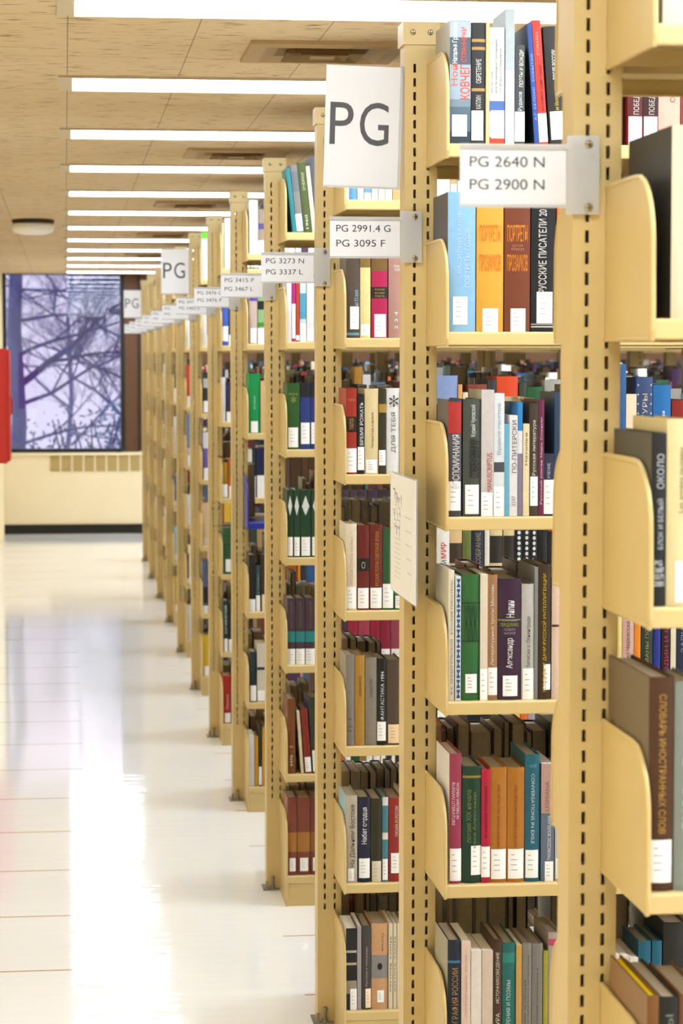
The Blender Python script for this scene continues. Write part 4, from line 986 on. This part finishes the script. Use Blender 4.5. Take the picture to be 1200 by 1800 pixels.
ORD = ['first', 'second', 'third', 'fourth', 'fifth', 'sixth', 'seventh', 'eighth', 'ninth', 'tenth', 'eleventh', 'twelfth', 'thirteenth', 'fourteenth', 'fifteenth', 'sixteenth', 'seventeenth', 'eighteenth', 'nineteenth', 'twentieth']
TENS = {2: 'twenty', 3: 'thirty', 4: 'forty', 5: 'fifty', 6: 'sixty', 7: 'seventy', 8: 'eighty', 9: 'ninety'}
def ordinal(i):
    i += 1
    if i <= 20: return ORD[i - 1]
    if i >= 100: return '%dth' % i
    return TENS[i // 10][:-1] + 'ieth' if i % 10 == 0 else TENS[i // 10] + '-' + ORD[i % 10 - 1]

by_shelf = {}
for r in ROWS:
    by_shelf.setdefault((r[0], r[1]), []).append(r)

# which of the filler books the photograph shows (bookcase.side.shelf.place); the rest are one mass of books
SEEN = set("""2.0.1.6 2.1.5.5 2.1.5.4 2.1.6.3 2.1.5.10 2.1.6.5 2.1.6.8 2.1.6.12 2.1.5.6 2.1.6.4 2.1.5.8 2.1.6.7 2.1.5.7 5.1.4.1 3.1.4.6 3.1.3.13 2.1.6.13 2.1.5.11 2.0.1.13 3.1.4.3 3.1.6.2 3.1.6.5 3.1.6.3 2.1.6.1 3.1.6.7 2.1.5.3 2.1.6.2 3.1.7.3 4.0.6.1 3.1.4.4 4.0.3.7 4.0.3.40 2.1.6.6 2.1.4.8 3.1.6.1 3.1.7.6 3.1.6.4 2.1.4.5 3.1.7.7 4.1.5.3 3.1.7.1 2.1.4.7 3.0.3.31 2.1.5.9 3.1.5.4 4.1.6.3 6.1.4.1 2.1.5.1 3.1.5.2 3.1.4.2 3.1.4.5 4.1.3.14 """.split())
ALL_SINGLE = False

# heights (mm) and colours of the rows standing on the rear side, where they can be seen over the front rows
REAR = {(1, 4): (160, 192, None), (1, 3): (160, 180, None), (1, 2): (170, 205, None), (2, 3): (175, 203, None), (2, 4): (188, 212, ('dark brown', 'brown', 'grey', 'maroon')),
        (2, 5): (212, 232, ('dark brown', 'black', 'brown', 'orange', 'charcoal')), (2, 6): (225, 260, ('charcoal', 'grey', 'black')),
        (3, 4): (225, 250, ('charcoal', 'grey', 'pale grey', 'slate blue')), (3, 5): (205, 230, ('dark brown', 'charcoal', 'maroon')), (3, 6): (200, 215, ('charcoal', 'black', 'pale grey'))}
stuff = {'v': [], 'f': [], 'c': []}
def stuff_book(x, y, z, w, h, d, col, flip, lab):
    """a small cased book added to the mass of books"""
    o = len(stuff['v'])
    t, e = min(.0025, w * .2), .003
    def add(x0, x1, y0, y1, z0, z1, cs):
        o = len(stuff['v'])
        for (px, py, pz) in [(x0, y0, z0), (x1, y0, z0), (x1, y1, z0), (x0, y1, z0), (x0, y0, z1), (x1, y0, z1), (x1, y1, z1), (x0, y1, z1)]:
            stuff['v'].append((x + px, y + (-py if flip else py), z + pz))
        for q in [(4, 5, 6, 7), (0, 1, 5, 4), (1, 2, 6, 5), (2, 3, 7, 6), (3, 0, 4, 7)]:
            stuff['f'].append(tuple(o + i for i in q)); stuff['c'].append(cs)
    pgc = lin('b3a693')
    add(0, t, t, d, 0, h, col); add(w - t, w, t, d, 0, h, col); add(0, w, 0, t, 0, h, col)
    add(t, w - t, t, d - .004, e, h - e, pgc)
    if lab:
        add(w * .08, w * .92, -.0006, 0, h * .03, h * .2, lin('f4f1ec'))

count = 0
for n in range(1, 13):
    yf, dx = range_front(n), DX.get(n, 0)
    for side in (0, 1):
        for s in range(1, 8):
            rg = random.Random(n * 1000 + side * 100 + s)
            z = SHELF_Z[s] + .0004
            i = 0
            x = (POST_X + .0457 + dx) * 1000
            xend = reach(n) * 1000
            rows = sorted(by_shelf.get((n, s), []), key=lambda r: r[2]) if side == 0 else []
            if n == 5 and s == 4 and side == 0:
                x = 830
            if n == 1 and side == 1 and s == 5:
                x = 835
            if n == 1 and rows:
                x = max(x, rows[0][2])
            grp = 'books on the %s bookcase' % NTH[n]
            def bay_skip(x, w):
                """keep books clear of the posts and brackets between bays"""
                for k in range(1, 7):
                    lo, hi = (POST_X + dx + .042 + (k - 1) * BAY + SHELF_L) * 1000 - 2.5, (POST_X + dx + .042 + k * BAY) * 1000 + 2.5
                    if x < hi and x + w > lo:
                        return hi
                return x
            queue = list(rows)
            while x < xend:
                # next measured book, else filler up to it
                if queue and (queue[0][2] - x < (14 if (i == 0 or n > 5) and 'n' not in queue[0][7] else 34)):
                    r = queue.pop(0)
                    o = dict(r[7])
                    o.setdefault('d', rg.choice([128, 135, 140, 146, 152]))
                    r = r[:7] + (o,)
                    a = math.radians(o.get('n', 0))
                    y = yf - DEPTH + .012
                    lb = r[6] if ',' not in r[6] else r[6]
                    label = '%s, %s on the %s shelf of the %s bookcase' % (r[6], ordinal(i), SNAME[s], NTH[n])
                    if ' of ' in r[6] or r[6].count(' ') > 6:
                        label = '%s, on the %s shelf of the %s bookcase' % (r[6], SNAME[s], NTH[n])
                    if len(label.split()) > 16:
                        label = '%s, %s bookcase' % (r[6], NTH[n])
                    if len(label.split()) > 16:
                        print('LONG', label)
                    make_book(r, (r[2] / 1000, y, z), (0, -a, 0), label, grp)
                    count += 1
                    x = max(x, r[2] + r[3] + .3); i += 1
                    continue
                gap = (queue[0][2] - x) if queue else 1e9
                run = rg.random()
                w = rg.choice([10, 14, 16, 18, 20, 22, 24, 26, 28, 32, 38, 44])
                c = rg.choices(PALETTE, PW)[0]
                h = rg.gauss(212, 18)
                h = max(165, min(h, 262 if s != 1 else 235))
                if side == 1 and (n, s) in REAR:
                    lo, hi, cs = REAR[n, s]
                    h = rg.uniform(lo, hi)
                    if cs: c = rg.choice([q for q in PALETTE if q[0] in cs])
                d = rg.choice([122, 130, 138, 145, 152, 162])
                hasl, bandc = rg.random() < .8, rg.choice(['c8a860', 'e8e0d0', '2a2624', '8c2c22'])
                bnd = rg.random() < .35
                if w > gap - .5:
                    w = gap - .5
                x2 = bay_skip(x, w)
                if x2 != x:
                    x = x2
                    continue
                if side == 0 and n == 12 and False: break
                key = '%d.%d.%d.%d' % (n, side, s, i)
                jut = rg.choice([12, 12, 13, 15, 18])
                if ALL_SINGLE or key in SEEN:
                    size = 'thin' if w < 16 else ('thick' if w > 30 else ('tall' if h > 226 else ('short' if h < 195 else 'plain')))
                    o = {'d': d, 'k': 'p' if c[0] in ('cream', 'white') and w < 25 else 'h'}
                    o['l'] = (.03, .2, .08, .92) if hasl else 0
                    if bnd: o['b'] = [(.74, .78, bandc), (.52, .54, bandc)]
                    where = "on the %s bookcase's %s shelf" % (NTH[n], SNAME[s]) if side == 0 else "on the %s bookcase's rear %s shelf" % (NTH[n], SNAME[s])
                    label = '%s %s book, %s from the aisle %s' % (size, c[0], ordinal(i), where)
                    row = (n, s, x, w, h, c[1], '', o)
                    if side == 0:
                        r_ = make_book(row, (x / 1000, yf - DEPTH + jut / 1000, z), (0, 0, 0), label, grp)
                    else:
                        r_ = make_book(row, ((x + w) / 1000, yf + POST_D + DEPTH - jut / 1000, z), (0, 0, math.pi), label, grp)
                    count += 1
                else:
                    if side == 0:
                        stuff_book(x / 1000, yf - DEPTH + jut / 1000, z, w / 1000, h / 1000, d / 1000, lin(c[1]), False, hasl)
                    else:
                        stuff_book(x / 1000, yf + POST_D + DEPTH - jut / 1000, z, w / 1000, h / 1000, d / 1000, lin(c[1]), True, hasl)
                i += 1
                x += w + .3
                if rg.random() < .03 and not queue:
                    x += rg.uniform(20, 70)
print('books', count, 'mass', len(stuff['v']) // 40)

if stuff['v']:
    me = bpy.data.meshes.new('shelved_books')
    me.from_pydata(stuff['v'], [], stuff['f'])
    ca = me.color_attributes.new('cover_colour', 'FLOAT_COLOR', 'CORNER')
    data = []
    for f, c in zip(stuff['f'], stuff['c']):
        data += list(c) * 4
    ca.data.foreach_set('color', data)
    m, nn, ll, p = new_mat('book_cloth_assorted')
    at = nn.new('ShaderNodeVertexColor'); at.layer_name = 'cover_colour'
    ll.new(at.outputs[0], p.inputs['Base Color'])
    p.inputs['Roughness'].default_value = .5
    me.materials.append(m)
    o = link('shelved_books', me)
    tag(o, 'mass of assorted books deep inside the khaki bookcases', 'books', kind='stuff')

# ------------------------------------------------------------------ signs on the posts
def letters(b, txt, x, z, w, h, y, m=INK, mode='H'):
    put_text(b, txt, x, x + w, z, z + h, y, m, mode)
def range_card(n, l1, l2, label, w1=.091, w2=.091, faint=False):
    """card in a holder screwed to the front of the post; origin at the upper right of the clear tab"""
    y = range_front(n) - 0.008
    x0 = POST_X + DX.get(n, 0)
    o = tag(empty('range_card', (x0, y, 1.943)), label, 'sign', 'call number cards on the posts')
    X0, X1, X2 = -0.139, -0.010, 0.031       # left of card, card/tab border, right of tab
    zt, zb = -0.012, -0.086
    b = B(); b.box(X0, X1, -0.0008, 0.0008, zb, zt, PAPER); b.build('card', o)
    b = B()
    b.box(X0 - .001, X1 + .001, -0.0022, -0.0012, zb - .001, zt + .001, SLEEVE)
    b.box(X0 - .001, X1 + .001, 0.0010, 0.0022, zb - .001, zt + .001, SLEEVE)
    b.box(X0 - .001, X1 + .001, -0.0030, -0.0022, zt - .005, zt + .001, CLEAR)
    b.box(X0 - .001, X1 + .001, -0.0030, -0.0022, zb - .001, zb + .003, CLEAR)
    b.build('sleeve', o)
    b = B(); b.box(X1 + .001, X2, 0.0015, 0.0032, zb - .008, 0.0, CLEAR); tg = b.build('mounting_tab', o)
    tg['label'] = 'clear plastic tab'
    for z in (-0.010, zb):
        link('screw', SCR, tg, (0.018, 0.0015, z))
    b = B()
    letters(b, l1, X0 + .0115, zt - .0265, w1, .0125, -0.0012)
    letters(b, l2, X0 + .0115, zt - .0535, w2, .0125, -0.0012)
    b.build('lettering', o, fix=False)
range_card(1, 'PG 2640 N', 'PG 2900 N', 'call number card PG 2640 N over PG 2900 N on the nearest post')
range_card(2, 'PG 2991.4 G', 'PG 3095 F', 'call number card PG 2991.4 G over PG 3095 F below the big sign', .1, .09)
range_card(3, 'PG 3273 N', 'PG 3337 L', 'call number card PG 3273 N over PG 3337 L on the third post', .094, .091)
range_card(4, 'PG 3415 P', 'PG 3467 L', 'call number card PG 3415 P over PG 3467 L on the fourth post', .091, .088)
range_card(5, 'PG 3476 C', 'PG 3476 P', 'call number card PG 3476 C over PG 3476 P on the fifth post')
range_card(6, 'PG 3478', 'PG 3482 Z', 'call number card PG 3478 over PG 3482 Z on the sixth post', .075, .091)
for n, a in ((7, 'seventh'), (8, 'eighth'), (9, 'ninth'), (10, 'tenth'), (11, 'eleventh'), (12, 'farthest')):
    range_card(n, 'PG', 'PG', 'small white call number card on the %s post' % a, .028, .028)

def section_sign(n, label, tilt):
    y = range_front(n) + 0.02
    o = tag(empty('section_sign', (POST_X + DX.get(n, 0) - .001, y, 2.206)), label, 'sign', 'large PG section signs')
    o.rotation_euler = (0, tilt, 0)
    W, H = 0.141, 0.222
    b = B(); b.box(-W, -.002, -.001, .001, -H, 0, PAPER); b.build('card', o)
    b = B()
    b.box(-W - .001, -.001, -.0026, -.0014, -H - .001, .001, SLEEVE); b.box(-W - .001, -.001, .0014, .0026, -H - .001, .001, SLEEVE)
    b.box(-W - .001, -.001, -.0032, -.0026, -H - .001, -H + .003, CLEAR)
    b.build('sleeve', o)
    b = B(); b.box(-.004, .0005, -.004, .012, -H, 0.002, CLEAR); b.build('side_clip', o)
    b = B(); letters(b, 'P', -W + .009, -.144, .0435, .077, -.0013); letters(b, 'G', -W + .064, -.1445, .054, .079, -.0013)
    b.build('lettering', o, fix=False)
section_sign(2, 'large white sign with black letters PG on the second post', .03)
section_sign(7, 'large white PG sign, middle one, part way down the aisle', .0)
section_sign(12, 'large white PG sign nearest the window', .0)

# plan sheet in a clear holder on the aisle side of the second post
o = tag(empty('map_holder', (POST_X - .004, range_front(2) - 0.008, 1.233)), 'landscape sheet in a clear holder on the aisle side of the second post', 'notice')
b = B(); b.box(-.0012, .0012, -.165, .16, 0.0, .222, M('efedf0', .4, .4, .02, 15)); b.build('sheet', o)
b = B(); b.box(-.0032, -.0020, -.168, .163, -.003, .225, SLEEVE); b.box(.0016, .003, -.168, .163, -.003, .225, CLEAR); b.build('clear_cover', o)
b = B(); g1, g2 = M('c4c2cc', .6, .2, .0), M('a4a2b8', .6, .2, 0)
rr = random.Random(3)
for k in range(26):
    yy, zz = rr.uniform(.0, .11), rr.uniform(.12, .195)
    b.box(-.0016, -.0013, yy, yy + rr.uniform(.008, .03), zz, zz + .0016, g2)
    b.box(-.0016, -.0013, yy, yy + .0016, zz - rr.uniform(.005, .02), zz, g2)
for k in range(9):
    b.box(-.0016, -.0013, .02, .10, .03 + k * .009, .0312 + k * .009, g1)
for k in range(5):
    b.box(-.0016, -.0013, -.12, -.12 + .05 + .01 * k, .05 + k * .025, .0515 + k * .025, g1)
b.build('printed_plan', o)
